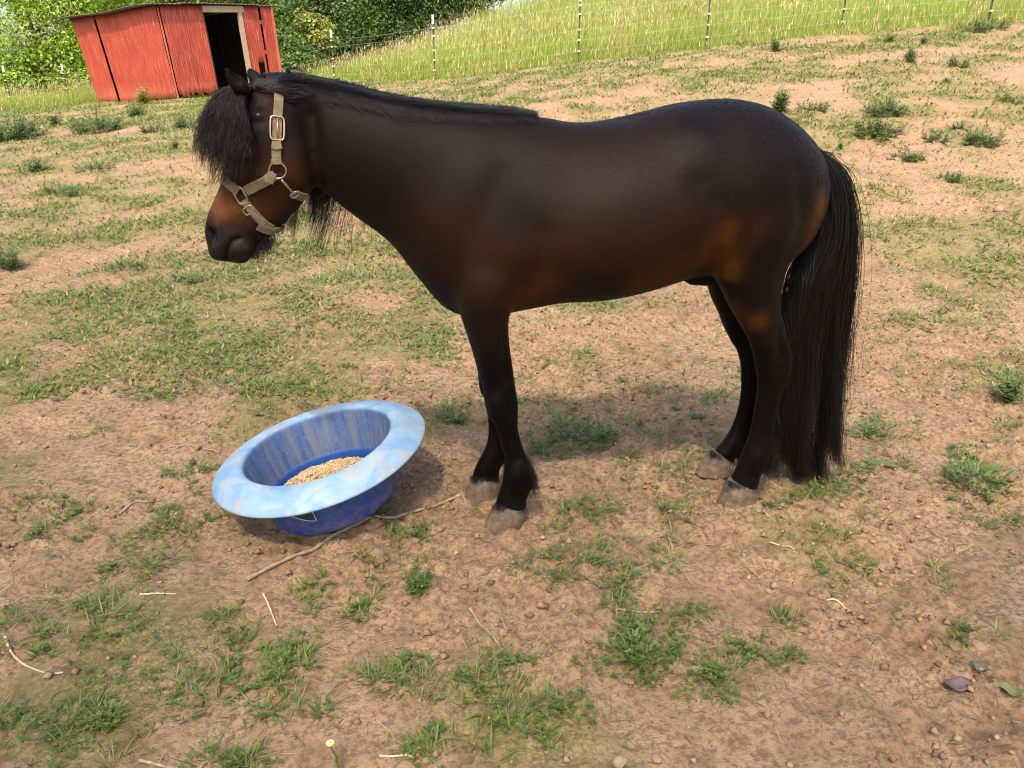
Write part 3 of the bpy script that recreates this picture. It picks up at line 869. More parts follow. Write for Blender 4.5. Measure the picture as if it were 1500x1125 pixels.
for pts, w in (([(766, 668), (777, 692), (779, 712)], .085), ([(1131, 640), (1128, 668), (1120, 690)], .11), ([(1096, 640), (1090, 655), (1082, 668)], -.11), ([(742, 660), (742, 676)], -.085)):
    TT.append(tuft(pts, w, 700, .030, (.55, -1, 0), .25, seed=int(pts[0][0]), jit=.007))
for top, w in (((724, 744, 771, 749), .085), ((691, 703, 731, 706), -.085), ((1064, 708, 1110, 721), .11), ((1040, 664, 1071, 681), -.11)):
    c = [(top[0] + (top[2] - top[0]) * f, top[1] + (top[3] - top[1]) * f - 4) for f in (0, .3, .6, 1)]
    for dw in (.03, .015): TT.append(tuft(c, w + dw, 260, .013, (-.2, -1, .25), .3, seed=int(top[0] + dw * 1000), jit=.004))
for k, T_ in enumerate(TT): curves_obj('chin_hair' if k < 2 else 'fetlock_hair', pl(T_), .0004, HAIR, pony)

# the coat itself: short hairs lying along the body ---------------------
n = 120000
area = np.linalg.norm(np.cross(V[PF[:, 2]] - V[PF[:, 0]], V[PF[:, 3]] - V[PF[:, 1]]), axis=1) * (.25 + .75 * (V[PF].mean(1)[:, 2] > -.08))
fi = g.choice(len(PF), n, p=area / area.sum())
uv = g.random((n, 2, 1))
q = V[PF[fi]]
B = (q[:, 0] * (1 - uv[:, 0]) + q[:, 1] * uv[:, 0]) * (1 - uv[:, 1]) + (q[:, 3] * (1 - uv[:, 0]) + q[:, 2] * uv[:, 0]) * uv[:, 1]
Nn = NRM[PF[fi, 0]]; Cc = C[PF[fi, 0]]
D = np.tile(np.array([.85, -.5, 0.0]), (n, 1))
leg_ = B[:, 1] < HP(715, 470, .1)[1]; hd = B[:, 0] < HP(455, 200)[0]
D[leg_] = (.12, -1, 0); D[hd] = (-.35, -.9, 0)
D += g.normal(0, .16, (n, 3)) + (fbm(B[:, 0] * 14, B[:, 1] * 14, 2, 77)[:, None] - .5) * np.array([.5, .9, 0])
D -= Nn * (D * Nn).sum(1)[:, None]; D /= np.linalg.norm(D, axis=1)[:, None] + 1e-9
Ln = g.uniform(.006, .012, n) * np.where(leg_ | hd, .7, 1.0)
s = np.linspace(0, 1, 4)
P = B[:, None] - Nn[:, None] * .001 + D[:, None] * (s[None] * Ln[:, None])[..., None] + Nn[:, None] * (.0014 * np.sin(s * 1.9))[None, :, None]
mcoat, nt_, b_ = new_mat('coat_hair'); N_ = NT(nt_)
N_.l(N_.mix(1.0, N_.attr('col'), N_.ramp(N_.n('HairInfo').outputs['Random'], [(0, .7), (1, 1.5)]), 'MULTIPLY'), b_.inputs['Base Color'])
b_.inputs['Roughness'].default_value = .45; b_.inputs['Specular IOR Level'].default_value = .13
o = curves_obj('coat_hair', pl(P), .00019, mcoat, pony, Cc * np.exp(g.normal(0, .65, (n, 1))))
tag(o, kind='stuff')
# ------------------------------------------------------------------ halter (worn by the pony)
def hit(px, py, off=.004, far=False):
    d = ray(px, py); dn = d / np.linalg.norm(d)
    h = PONY_BVH.ray_cast(Vector(CAM0), Vector(dn))
    if h[0] is None: return None, None
    p = np.array(h[0]); nn = np.array(h[1])
    if nn @ dn > 0: nn = -nn
    return p + nn * off, nn
def mirror(p):
    w = (p - HO) @ HN
    return p - 2 * w * HN
WEB, nt_, b_ = new_mat('webbing'); N_ = NT(nt_)
wv = N_.n('TexWave', i={'Scale': 240.0, 'Distortion': 1.5, 'Vector': N_.co()})
dirt = N_.noise(30, 5, .65, N_.co())
N_.l(N_.mix(N_.ramp(dirt, [(.38, .85), (.66, 0.0)]), (.28, .215, .125), (.13, .105, .065)), b_.inputs['Base Color'])
b_.inputs['Roughness'].default_value = .85
N_.l(N_.bump(wv.outputs[1], .35, .002), b_.inputs['Normal'])
METAL = simple_mat('worn_nickel', (.52, .46, .40), .32, 1.0, .3, 60, .2, .001)
COPPER = simple_mat('worn_copper', (.72, .46, .36), .30, 1.0, .25, 60, .2, .001)
halter = empty('halter', tuple(HW(HP(395, 230, .1))))
tag(halter, 'tan webbing halter with metal buckle and rings on pony head', 'halter')
def local(o):   # parts are written in world coordinates under the empty
    o.matrix_parent_inverse = Matrix.Translation(-halter.location); return o
def strap(pts, wpx, off=.005, n=22, th=.0035, name='strap', mat=WEB, far=True, pts3=None):
    if pts3 is None:
        P2 = cr(np.array(pts, float), n); P3, N3 = [], []
        for x, y in P2:
            p, nn = hit(x, y, off)
            if p is None: continue
            P3.append(p); N3.append(nn)
        P3, N3 = np.array(P3), np.array(N3)
    else: P3, N3 = pts3
    for _ in range(3):
        P3[1:-1] = .5 * P3[1:-1] + .25 * (P3[:-2] + P3[2:]); N3[1:-1] = .5 * N3[1:-1] + .25 * (N3[:-2] + N3[2:])
    N3 /= np.linalg.norm(N3, axis=1)[:, None]
    T = np.gradient(P3, axis=0); T /= np.linalg.norm(T, axis=1)[:, None]
    S = np.cross(T, N3); S /= np.linalg.norm(S, axis=1)[:, None]
    hw = wpx / 2 * .00172
    rows = np.stack([P3 - S * hw, P3 - S * hw + N3 * th, P3 - S * hw * .85 + N3 * th * 1.25, P3 + S * hw * .85 + N3 * th * 1.25, P3 + S * hw + N3 * th, P3 + S * hw], 1)
    def mk(rws):
        k = len(rws); b = MB()
        F = [(i * 6 + j, i * 6 + (j + 1) % 6, (i + 1) * 6 + (j + 1) % 6, (i + 1) * 6 + j) for i in range(k - 1) for j in range(6)]
        F += [tuple(range(5, -1, -1)), tuple((k - 1) * 6 + j for j in range(6))]
        b.add(rws.reshape(-1, 3), F); return local(b.build(name, mat, halter))
    o = mk(rows)
    if far: mk(np.array([[mirror(p) for p in r] for r in rows]))
    return P3, N3
def fr_at(px, py, ang, off):
    """Local frame on the head at a pixel: centre, axis along image angle, across, normal."""
    p, nn = hit(px, py, off)
    a0, _ = hit(px - 3 * math.cos(ang), py - 3 * math.sin(ang), off); a1, _ = hit(px + 3 * math.cos(ang), py + 3 * math.sin(ang), off)
    a = (a1 - a0); nn = nn / np.linalg.norm(nn)
    a -= nn * (a @ nn); a /= np.linalg.norm(a)
    return p, a, np.cross(nn, a), nn
PX = .00172
def ring_part(name, px, py, ang, lx, ly, r, mat, off=.009, power=2.0, far=True):
    p, a, b, nn = fr_at(px, py, ang, off)
    V_, F_ = ring_np(p, a, b, lx * PX, ly * PX, r, 28, 8, power)
    m = MB(); m.add(V_, F_); o = local(m.build(name, mat, halter, True))
    if far:
        m = MB(); m.add(np.array([mirror(v) for v in V_]), F_); local(m.build(name, mat, halter, True))
    return o
strap([(408, 122), (408, 136), (407, 158), (406, 176)], 12.5, .005)
strap([(406, 170), (405.5, 200), (405, 222), (406, 240)], 12.5, .003)
ring_part('buckle', 405.5, 189.5, math.pi / 2, 16, 9.2, .0022, COPPER, .011, 5.0)
p, a, b, nn = fr_at(405.5, 189, math.pi / 2, .012); m_ = MB(); m_.tube([p - a * .022 + nn * .001, p + nn * .003, p + a * .024], .0016, 6); local(m_.build('buckle_tongue', COPPER, halter, True))
strap([(398.5, 213), (405.5, 214), (412, 213)], 11, .009, 9, .003, 'keeper', far=False)
strap([(398.5, 236), (406, 237), (413, 236)], 7, .009, 9, .003, 'keeper', far=False)
ring_part('ring', 407.5, 248.5, 0.0, 11.5, 11, .0021, METAL, .009)
strap([(404, 256), (391, 263), (376, 271), (362, 279)], 14, .005)
strap([(401, 251), (398, 259), (396, 264)], 12, .009, 7, .003, 'keeper', far=False)
ring_part('noseband_ring', 354.5, 285, math.radians(58), 12, 8, .0020, METAL, .009, 4.0)
# noseband over the face: from the near square ring across the nose to the far one
N1, M1 = [], []
for x, y in cr(np.array([(351, 279), (342, 272), (333, 264), (327.5, 259)], float), 14):
    p, nn = hit(x, y, .006)
    if p is not None: N1.append(p); M1.append(nn)
N2 = [mirror(p) for p in N1[::-1]]; M2 = [(mirror(HO + nn) - HO) for nn in M1[::-1]]
strap(None, 15, name='noseband', far=False, pts3=(np.array(N1 + N2), np.array(M1 + M2)))
strap([(359, 292), (368, 305), (378, 317), (388, 327), (397, 332)], 13, .005)
strap([(366, 303), (377, 316), (386, 326)], 8, .010, 12, .003, 'noseband_tail', far=False)
strap([(378, 328), (385, 331), (393, 334), (399, 336)], 13, .009, 12, .004, 'noseband_fold', far=False)
ring_part('slide_buckle', 365.5, 306, math.radians(52), 5, 7.5, .0018, METAL, .010, 5.0)
# under the jaw
p0, n0 = hit(397, 333, .005); p1, n1 = hit(404, 331.5, .004)
if p1 is None: p1, n1 = p0, n0
A = np.array([p0, p0 * .5 + HW(HP(408, 337, .03)) * .5, HW(HP(412, 337, 0)), mirror(p0 * .5 + HW(HP(408, 337, .03)) * .5), mirror(p0)])
strap(None, 12, name='jaw_strap', far=False, pts3=(cr(A, 15), np.tile(np.array([0, 0, -1.0]) * .8 + HE * .6, (15, 1))))
# throat snap and its keeper
pa, na = hit(413, 261, .012); pb, nb = hit(421, 270, .010); pc, nc = hit(428, 278, .010)
m_ = MB(); m_.tube(cr([pa, pb, pc], 12), np.interp(np.linspace(0, 1, 12), [0, .3, .6, 1], [.0028, .0036, .0034, .0026]), 8); local(m_.build('snap_hook', COPPER, halter, True))
ring_part('snap_ring', 430, 281, math.radians(40), 4.5, 6, .0018, COPPER, .010, 3.0, False)
strap([(430, 280), (437, 284), (444, 286)], 13, .006, 8, .004, 'throat_strap', far=True)
# lower ring hanging from the jaw strap
c = HW(HP(418, 339, .015)); V_, F_ = ring_np(c, HE, np.array([0, 0, 1.0]), 10.5 * PX, 10.5 * PX, .0014, 28, 8)
m_ = MB(); m_.add(V_, F_); local(m_.build('lead_ring', METAL, halter, True))
m_ = MB(); m_.tube(cr([HW(HP(x, y, .02)) for x, y in ((431, 305), (427, 316), (423, 322), (421, 330))], 12), .0022, 8); local(m_.build('lead_snap', METAL, halter, True))
# ------------------------------------------------------------------ feed tub and feed
def tub_material():
    m, nt, b = new_mat('blue_plastic'); N = NT(nt)
    v = N.co(); worn = N.attr('worn', 'Fac'); ins = N.attr('inside', 'Fac')
    big = N.noise(6, 5, .6, v); st = N.noise(5.0, 6, .7, N.attr('flow', 'Vector')); fine = N.noise(70, 4, .7, v)
    blue = N.mix(big, (.008, .055, .26), (.011, .085, .34))
    # inner wall: scuffed grey-brown streaks running down
    blue = N.mix(N.math('MULTIPLY', ins, N.ramp(st, [(.40, .80), (.60, .2)])), blue, (.16, .19, .21))
    blue = N.mix(N.math('MULTIPLY', ins, N.ramp(fine, [(.54, 0.0), (.7, .5)])), blue, (.27, .24, .19))
    # rim: sun-bleached, pale blue to chalk, with mud smears
    pale = N.ramp(N.noise(9, 6, .65, v, .8), [(.28, (.10, .22, .42)), (.43, (.17, .31, .47)), (.58, (.27, .38, .46)), (.72, (.36, .38, .36))])
    pale = N.mix(N.ramp(N.noise(13, 5, .7, v), [(.52, 0.0), (.68, .75)]), pale, (.42, .31, .20))
    pale = N.mix(N.ramp(N.noise(40, 3, .6, N.co((1, 8, 1))), [(.58, 0.0), (.7, .4)]), pale, (.2, .42, .72))
    w = N.math('MULTIPLY', worn, N.ramp(N.math('ADD', worn, N.math('MULTIPLY', N.math('SUBTRACT', big, .5), .5)), [(.3, .2), (.65, .96)]))
    col = N.mix(w, blue, pale)
    # mud splashes near the base
    mud = N.math('MULTIPLY', N.attr('mud', 'Fac'), N.ramp(N.noise(25, 5, .7, v), [(.4, 0.0), (.6, .8)]))
    col = N.mix(mud, col, (.22, .14, .09))
    N.l(col, b.inputs['Base Color'])
    N.l(N.ramp(w, [(0, .38), (1, .62)]), b.inputs['Roughness'])
    N.l(N.bump(N.math('ADD', fine, big), .15, .003), b.inputs['Normal'])
    return m
TUB_C = np.array([-0.560, 2.140, 0.022])
prof = [(0, .0, 0, 0, .6), (.16, 0, 0, 0, .9), (.196, .004, 0, 0, 1), (.206, .014, 0, 0, .9), (.213, .06, 0, 0, .4), (.225, .115, 0, 0, .1), (.236, .158, .0, 0, 0), (.250, .166, .2, 0, 0), (.285, .163, .5, 0, 0), (.325, .148, .8, 0, 0), (.3345, .1455, 1, 0, 0), (.3375, .149, 1, 0, 0), (.334, .1545, 1, 0, 0),
        (.318, .165, 1, 0, 0), (.295, .1765, 1, 0, 0), (.270, .184, 1, 0, 0), (.250, .1855, 1, 0, 0), (.238, .182, .9, 0, 0), (.2315, .174, .45, .7, 0), (.227, .15, .0, 1, 0), (.219, .115, 0, 1, 0), (.211, .080, 0, 1, 0), (.207, .062, 0, .8, 0), (.202, .050, 0, .0, 0), (.196, .018, 0, 0, 0), (.185, .011, 0, 0, 0), (.10, .009, 0, 0, .3), (0, .009, 0, 0, .3)]
prof = np.array(prof) * np.array([.985, 1.13, 1, 1, 1]); prof = cr(prof, 110); prof[:, 0] = np.maximum(prof[:, 0], 0)
nA = 96; th = np.arange(nA) * 2 * math.pi / nA
wob = 1 + .004 * np.sin(2 * th + .4) + .003 * np.sin(3 * th)
Vt = np.stack([prof[:, :1] * np.cos(th) * wob, prof[:, :1] * np.sin(th) * wob, prof[:, 1:2] + .004 * np.sin(2 * th + 1) * (prof[:, :1] / .33) ** 2], -1).reshape(-1, 3)
idx_ = np.arange(len(prof) * nA).reshape(-1, nA)
Ft = np.stack([idx_[:-1], np.roll(idx_[:-1], -1, 1), np.roll(idx_[1:], -1, 1), idx_[1:]], -1).reshape(-1, 4)
flow = np.stack([np.repeat(0 * prof[:, 0], nA) + np.tile(np.cos(th) * 2.2, len(prof)), np.tile(np.sin(th) * 2.2, len(prof)), np.repeat(prof[:, 1] * .8, nA)], -1)
tub = mesh_np('feed_tub', Vt, Ft, tub_material(), col={'worn': np.repeat(np.clip(prof[:, 2], 0, 1), nA), 'inside': np.repeat(np.clip(prof[:, 3], 0, 1), nA), 'mud': np.repeat(np.clip(prof[:, 4], 0, 1), nA), 'flow': flow})
tub.location = TUB_C
TUB_M = Matrix.Rotation(R(-11.5), 4, 'Y') @ Matrix.Rotation(R(2.5), 4, 'X')
tub.rotation_euler = TUB_M.to_euler()
tag(tub, 'tilted round blue plastic feed tub with wide bleached rim in front of pony', 'feed tub')
# sticker on the outside wall, below the rim
STK, nt_, b_ = new_mat('sticker'); N_ = NT(nt_)
wx = N_.attr('edge', 'Fac')
N_.l(N_.mix(N_.ramp(N_.noise(14, 3, .5, N_.co((1, 1, 4))), [(.45, 0.0), (.55, 1.0)]), (.02, .17, .18), (.008, .03, .035)), b_.inputs['Base Color'])
a_ = np.linspace(math.radians(-129), math.radians(-89), 26); rows = []
zb = .062 + .09 * ((a_ - a_[-1]) / (a_[0] - a_[-1])) ** 1.6
def wall_r(z): return np.interp(np.asarray(z) / 1.13, [.014, .06, .115, .158], [.206, .213, .225, .236]) * .985
for q0, q1, off, nm, mt in ((0, 1, .0042, 'sticker', STK),):
    top = np.full_like(a_, .172)
    Vs = np.concatenate([np.stack([(wall_r(zb) + off) * np.cos(a_), (wall_r(zb) + off) * np.sin(a_), zb], -1), np.stack([(wall_r(top) + off) * np.cos(a_), (wall_r(top) + off) * np.sin(a_), top], -1)])
    k = len(a_); Fs = np.array([(i, i + 1, k + i + 1, k + i) for i in range(k - 1)])
    mesh_np(nm, Vs, Fs, mt, tub)
WHT = simple_mat('white_print', (.62, .66, .64), .5, 0, .1, 40, 0)
e0 = np.concatenate([np.stack([(wall_r(zb) + .005) * np.cos(a_), (wall_r(zb) + .005) * np.sin(a_), zb], -1), [[(wall_r(.172) + .005) * math.cos(a_[-1]), (wall_r(.172) + .005) * math.sin(a_[-1]), .172]]])
m_ = MB(); m_.tube(e0, .0011, 5); m_.build('sticker_border', WHT, tub)
# grain heap
def grain():
    g = np.random.default_rng(4); n = 5200
    rr = np.sqrt(g.random(n)) * .185; aa = g.random(n) * 2 * math.pi
    x, y = rr * np.cos(aa), rr * np.sin(aa)
    d = np.hypot(x + .025, y + .005)
    z = .034 + .066 * np.exp(-(d / .13) ** 2) + .012 * (fbm(x * 30 + 5, y * 30, 2, 8) - .5) + g.random(n) * .004
    keep = np.hypot(x, y) < .176; x, y, z = x[keep], y[keep], z[keep]; n = len(x)
    # heap surface under the pellets
    gr = np.linspace(0, .183, 22); ga = np.arange(48) * 2 * math.pi / 48
    HX, HY = gr[:, None] * np.cos(ga), gr[:, None] * np.sin(ga)
    HZ = .030 + .066 * np.exp(-(np.hypot(HX + .025, HY + .005) / .13) ** 2)
    Vh = np.stack([HX, HY, HZ], -1).reshape(-1, 3); ii = np.arange(22 * 48).reshape(22, 48)
    Fh = np.stack([ii[:-1], np.roll(ii[:-1], -1, 1), np.roll(ii[1:], -1, 1), ii[1:]], -1).reshape(-1, 4)
    # each pellet: a small elongated octahedron
    L, W = g.uniform(.0035, .006, n), g.uniform(.0018, .0028, n)
    ang = g.random(n) * 6.28; tl = g.normal(0, .35, n)
    ax = np.stack([np.cos(ang) * np.cos(tl), np.sin(ang) * np.cos(tl), np.sin(tl)], -1)
    bx = np.stack([-np.sin(ang), np.cos(ang), 0 * ang], -1); cx = np.cross(ax, bx)
    c = np.stack([x, y, z], -1)
    O = np.stack([c - ax * L[:, None], c + bx * W[:, None], c + cx * W[:, None], c - bx * W[:, None], c - cx * W[:, None], c + ax * L[:, None]], 1).reshape(-1, 3)
    k = (np.arange(n) * 6)[:, None, None]
    F = (np.array([(0, 2, 1), (0, 3, 2), (0, 4, 3), (0, 1, 4), (5, 1, 2), (5, 2, 3), (5, 3, 4), (5, 4, 1)])[None] + k).reshape(-1, 3) + len(Vh)
    cc = np.array([(.60, .42, .23), (.68, .50, .30), (.52, .34, .17), (.72, .57, .38), (.36, .22, .11)])[g.choice(5, n, p=[.35, .3, .15, .12, .08])] * g.uniform(.85, 1.15, (n, 1))
    col = np.concatenate([np.tile((.36, .23, .11), (len(Vh), 1)), np.repeat(cc, 6, 0)])
    m, nt, b = new_mat('grain'); N = NT(nt); N.l(N.attr('col'), b.inputs['Base Color']); b.inputs['Roughness'].default_value = .8
    o = mesh_np('grain', np.concatenate([Vh, O]), [Fh, F], m, None, False, {'col': col})
    o.location = TUB_C; o.rotation_euler = TUB_M.to_euler()
    tag(o, 'heap of tan grain pellets in the bottom of the blue tub', 'feed', kind='stuff')
grain()
# ------------------------------------------------------------------ sticks, straws, stones, fallen leaves
BARK = simple_mat('dry_stick', (.29, .215, .155), .85, 0, .35, 60, .5, .004)
STRAW = simple_mat('dry_straw', (.52, .40, .255), .8, 0, .25, 60, .2, .002)
def stick(name, pts, r0, r1, label, cat, mat, fork=None, lift=None):
    P = np.array([ground_at(x, y) for x, y in pts]); P = cr(P, 8 * len(pts))
    rad = np.linspace(r0, r1, len(P)) * (1 + .15 * np.sin(np.arange(len(P)) * 1.7))
    z = height(P[:, 0], P[:, 1])
    for _ in range(6): z[1:-1] = np.maximum(z[1:-1] * .5 + .25 * (z[2:] + z[:-2]), z[1:-1] - .002)
    P[:, 2] = z + rad * 1.25
    if lift is not None: P[:, 2] += np.interp(np.linspace(0, 1, len(P)), np.linspace(0, 1, len(lift)), lift)
    c = P[0].copy(); b = MB(); b.tube(P - c, rad, 8)
    if fork:
        Q = np.array([ground_at(x, y) for x, y in fork]); Q = cr(Q, 14); Q[:, 2] = height(Q[:, 0], Q[:, 1]) + .006
        b.tube(Q - c, np.linspace(r1 * .8 + .001, .0012, 14), 6)
    o = b.build(name, mat, None, True); o.location = c
    tag(o, label, cat); return o
stick('branch', [(362, 851), (430, 821), (480, 795), (515, 779), (560, 767), (610, 752), (650, 743), (684, 733)],   .0058, .004, 'long bare branch lying in front of the blue tub, ending at the front hoof', 'branch', BARK, [(676, 735), (684, 745), (688, 758)])
stick('branch', [(228, 655), (262, 652), (295, 656), (322, 662)], .0022, .0034, 'thin grey branch poking out from behind the left rim of the tub', 'branch', BARK)
stick('twig', [(8, 935), (22, 968), (52, 984), (96, 1000)], .0030, .0018, 'bent pale twig near the left edge of the paddock', 'twig', STRAW)
stick('straw', [(386, 872), (396, 894), (406, 919)], .0028, .002, 'short straight straw on bare soil below the tub', 'straw', STRAW)
stick('straw', [(205, 872), (230, 873), (258, 872)], .0028, .0018, 'flat pale straw on the soil left of the branch tip', 'straw', STRAW)
stick('twig', [(688, 905), (712, 930), (737, 962)], .0036, .0028, 'dark straight twig among grass tufts below the front hooves', 'twig', BARK)
stick('twig', [(902, 902), (935, 902), (968, 903)], .0034, .0024, 'dark twig lying level below the pony belly', 'twig', BARK)
stick('twig', [(176, 752), (200, 742), (236, 740)], .0036, .0024, 'curved dark twig on bare soil left of the tub', 'twig', BARK)
stick('straw', [(1126, 795), (1145, 804), (1162, 816)], .0024, .0018, 'pale straw on bare soil below the hind hoof', 'straw', STRAW)
stick('straw', [(1210, 885), (1232, 890), (1256, 898)], .0026, .002, 'pale flattened straw in the middle of the dusty patch', 'straw', STRAW)
stick('twig', [(205, 1117), (245, 1120), (290, 1122)], .0036, .0024, 'brown twig at the bottom edge left of the daisy', 'twig', BARK)
stick('straw', [(556, 1108), (580, 1108), (606, 1109)], .0024, .002, 'pale straw at the bottom edge right of the daisy', 'straw', STRAW)
stick('straw', [(1130, 760), (1110, 752), (1092, 752)], .0016, .0012, 'fine straw beside the near hind hoof', 'straw', STRAW)

STONE = simple_mat('stone', (.27, .19, .13), .95, 0, .25, 50, .6, .006, .2)
def lump(r, seed, n=10, flat=.6):
    g = np.random.default_rng(seed); V_, F_ = blob(np.zeros(3), (r, r * flat, r), n)
    V_ = V_[:, [0, 2, 1]]
    d = V_ / (np.linalg.norm(V_, axis=1)[:, None] + 1e-9)
    k = g.normal(0, 1, (9, 3)); k /= np.linalg.norm(k, axis=1)[:, None]
    q = np.clip(1.0 - .35 * np.maximum(0, (d @ k.T) - .55).sum(1), .5, 1.1)
    return V_ * q[:, None] * np.array([1, .8, 1]), F_
for i, (x, y, r, lab) in enumerate([(961, 1112, 10, 'flat brown stone at the bottom edge below the pony belly'), (737, 940, 8, 'small tan stone beside the dark straight twig'), (1465, 308, 9, 'pale stone lying in the sunlit paddock right of the tail'),
                                    (1020, 980, 9, 'tan clod of dry earth beside the leafy weed'), (1126, 865, 7, 'small stone on the dusty patch')]):
    q = ground_at(x, y); s_ = np.linalg.norm(q - CAM0) / FPX
    V_, F_ = lump(r * s_, 40 + i); b = MB(); b.add(V_, F_); o = b.build('stone', STONE, None, True)
    o.location = (q[0], q[1], float(height(q[0], q[1])) + r * s_ * .25); o.rotation_euler = (0, 0, i * 1.3)
    tag(o, lab, 'stone')
def fallen(px, py, L, W, rz, col, label):
    q = ground_at(px, py); s_ = np.linalg.norm(q - CAM0) / FPX; L *= s_; W *= s_
    u = np.linspace(-1, 1, 11); v = np.linspace(-1, 1, 5); VV = []
    for a in u:
        for b in v:
            w = W * (1 - abs(a) ** 2.2) ** .8
            VV.append((a * L, b * w, .012 + .010 * a * a + .35 * abs(b) * w + .004 * math.sin(5 * a)))
    F_ = [(i * 5 + j, i * 5 + j + 1, (i + 1) * 5 + j + 1, (i + 1) * 5 + j) for i in range(10) for j in range(4)]
    m = simple_mat('dead_leaf', col, .6, 0, .3, 40, .3, .003)
    b = MB(); b.add(np.array(VV), F_); o = b.build('fallen_leaf', m, None, True)
    o.location = (q[0], q[1], float(height(q[0], q[1])) - .004); o.rotation_euler = (0.1, 0.05, rz)
    so = o.modifiers.new('thick', 'SOLIDIFY'); so.thickness = .0008
    tag(o, label, 'leaf')
fallen(1405, 998, 21, 10, .1, (.13, .085, .085), 'dry purple brown leaf on the soil near the right edge')
fallen(1434, 985, 12, 9, 1.9, (.10, .10, .06), 'dark folded leaf standing right of the purple leaf')
fallen(1480, 1010, 16, 10, 2.4, (.16, .19, .07), 'green curled leaf at the right edge near the purple leaf')
fallen(1290, 676, 22, 6, -.35, (.09, .14, .035), 'long green leaf lying right of the tail tip')
fallen(905, 1118, 14, 8, .5, (.28, .2, .13), 'pale dry leaf at the bottom edge')
# ------------------------------------------------------------------ grass and weeds
GRASS = leaf_mat('grass_blade', 'col', .35, .55)
def blade_arrays(B, az, L, lean, curl, W, c0, c1):
    """Tapered three-segment blades. B (n,3) base points; colours run c0 (foot) to c1 (tip)."""
    n = len(B); t = np.array([0, .38, .74, 1.0])
    P = [B]; ang = lean
    for k in range(3):
        ang = lean + curl * t[k + 1]; d = (t[k + 1] - t[k]) * L
        P.append(P[-1] + np.stack([np.cos(az) * np.sin(ang) * d, np.sin(az) * np.sin(ang) * d, np.cos(ang) * d], -1))
    S = np.stack([-np.sin(az), np.cos(az), 0 * az], -1)
    V_ = []
    for k, w in enumerate((.7, 1.0, .62)):
        V_ += [P[k] - S * (W * w / 2)[:, None], P[k] + S * (W * w / 2)[:, None]]
    V_.append(P[3])
    V_ = np.stack(V_, 1).reshape(-1, 3)
    k = (np.arange(n) * 7)[:, None]
    Q = np.concatenate([np.array([[0, 1, 3, 2]]) + k, np.array([[2, 3, 5, 4]]) + k]); T_ = np.array([[4, 5, 6]]) + k
    f = np.array([0, 0, .4, .4, .75, .75, 1.0])[None, :, None]
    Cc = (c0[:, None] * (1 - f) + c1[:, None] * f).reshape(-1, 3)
    return V_, Q, T_, Cc
def leaf_arrays(Cn, az, L, W, tilt, col, lift=0.0):
    """Small four-cornered leaves lying near-flat: Cn (n,3) foot."""
    D = np.stack([np.cos(az) * np.cos(tilt), np.sin(az) * np.cos(tilt), np.sin(tilt)], -1)
    S = np.stack([-np.sin(az), np.cos(az), 0 * az], -1)
    up = np.cross(D, S)
    m_ = Cn + D * (L * .5)[:, None]
    V_ = np.stack([Cn, m_ - S * (W / 2)[:, None] - up * (W * .12)[:, None], Cn + D * L[:, None], m_ + S * (W / 2)[:, None] - up * (W * .12)[:, None]], 1).reshape(-1, 3)
    k = (np.arange(len(Cn)) * 4)[:, None]
    return V_, np.array([[0, 1, 2, 3]]) + k, np.repeat(col, 4, 0)
class Plants:
    def __init__(s): s.V, s.Q, s.T, s.C, s.n = [], [], [], [], 0
    def blades(s, *a):
        V_, Q, T_, C_ = blade_arrays(*a); s.V.append(V_); s.Q.append(Q + s.n); s.T.append(T_ + s.n); s.C.append(C_); s.n += len(V_)
    def leaves(s, *a):
        V_, Q, C_ = leaf_arrays(*a); s.V.append(V_); s.Q.append(Q + s.n); s.C.append(C_); s.n += len(V_)
    def tube(s, pts, r, col, n=5):
        V_, F_ = tube_np(pts, r, n, False); s.V.append(V_); s.Q.append(np.array(F_) + s.n); s.C.append(np.tile(col, (len(V_), 1))); s.n += len(V_)
    def build(s, name, mat, parent=None, origin=None):
        V_ = np.concatenate(s.V)
        if origin is not None: V_ = V_ - origin
        F = [np.concatenate(s.Q)] if s.Q else []
        if s.T: F.append(np.concatenate(s.T))
        o = mesh_np(name, V_, F, mat, parent, True, {'col': np.concatenate(s.C)})
        if origin is not None: o.location = origin
        return o
GRN = np.array([(.085, .135, .032), (.115, .175, .042), (.155, .215, .055), (.20, .24, .07), (.27, .25, .10), (.36, .30, .16)])
def greens(g, n, p=(.14, .22, .24, .20, .12, .08)):
    return GRN[g.choice(6, n, p=p)] * g.uniform(.8, 1.2, (n, 1))

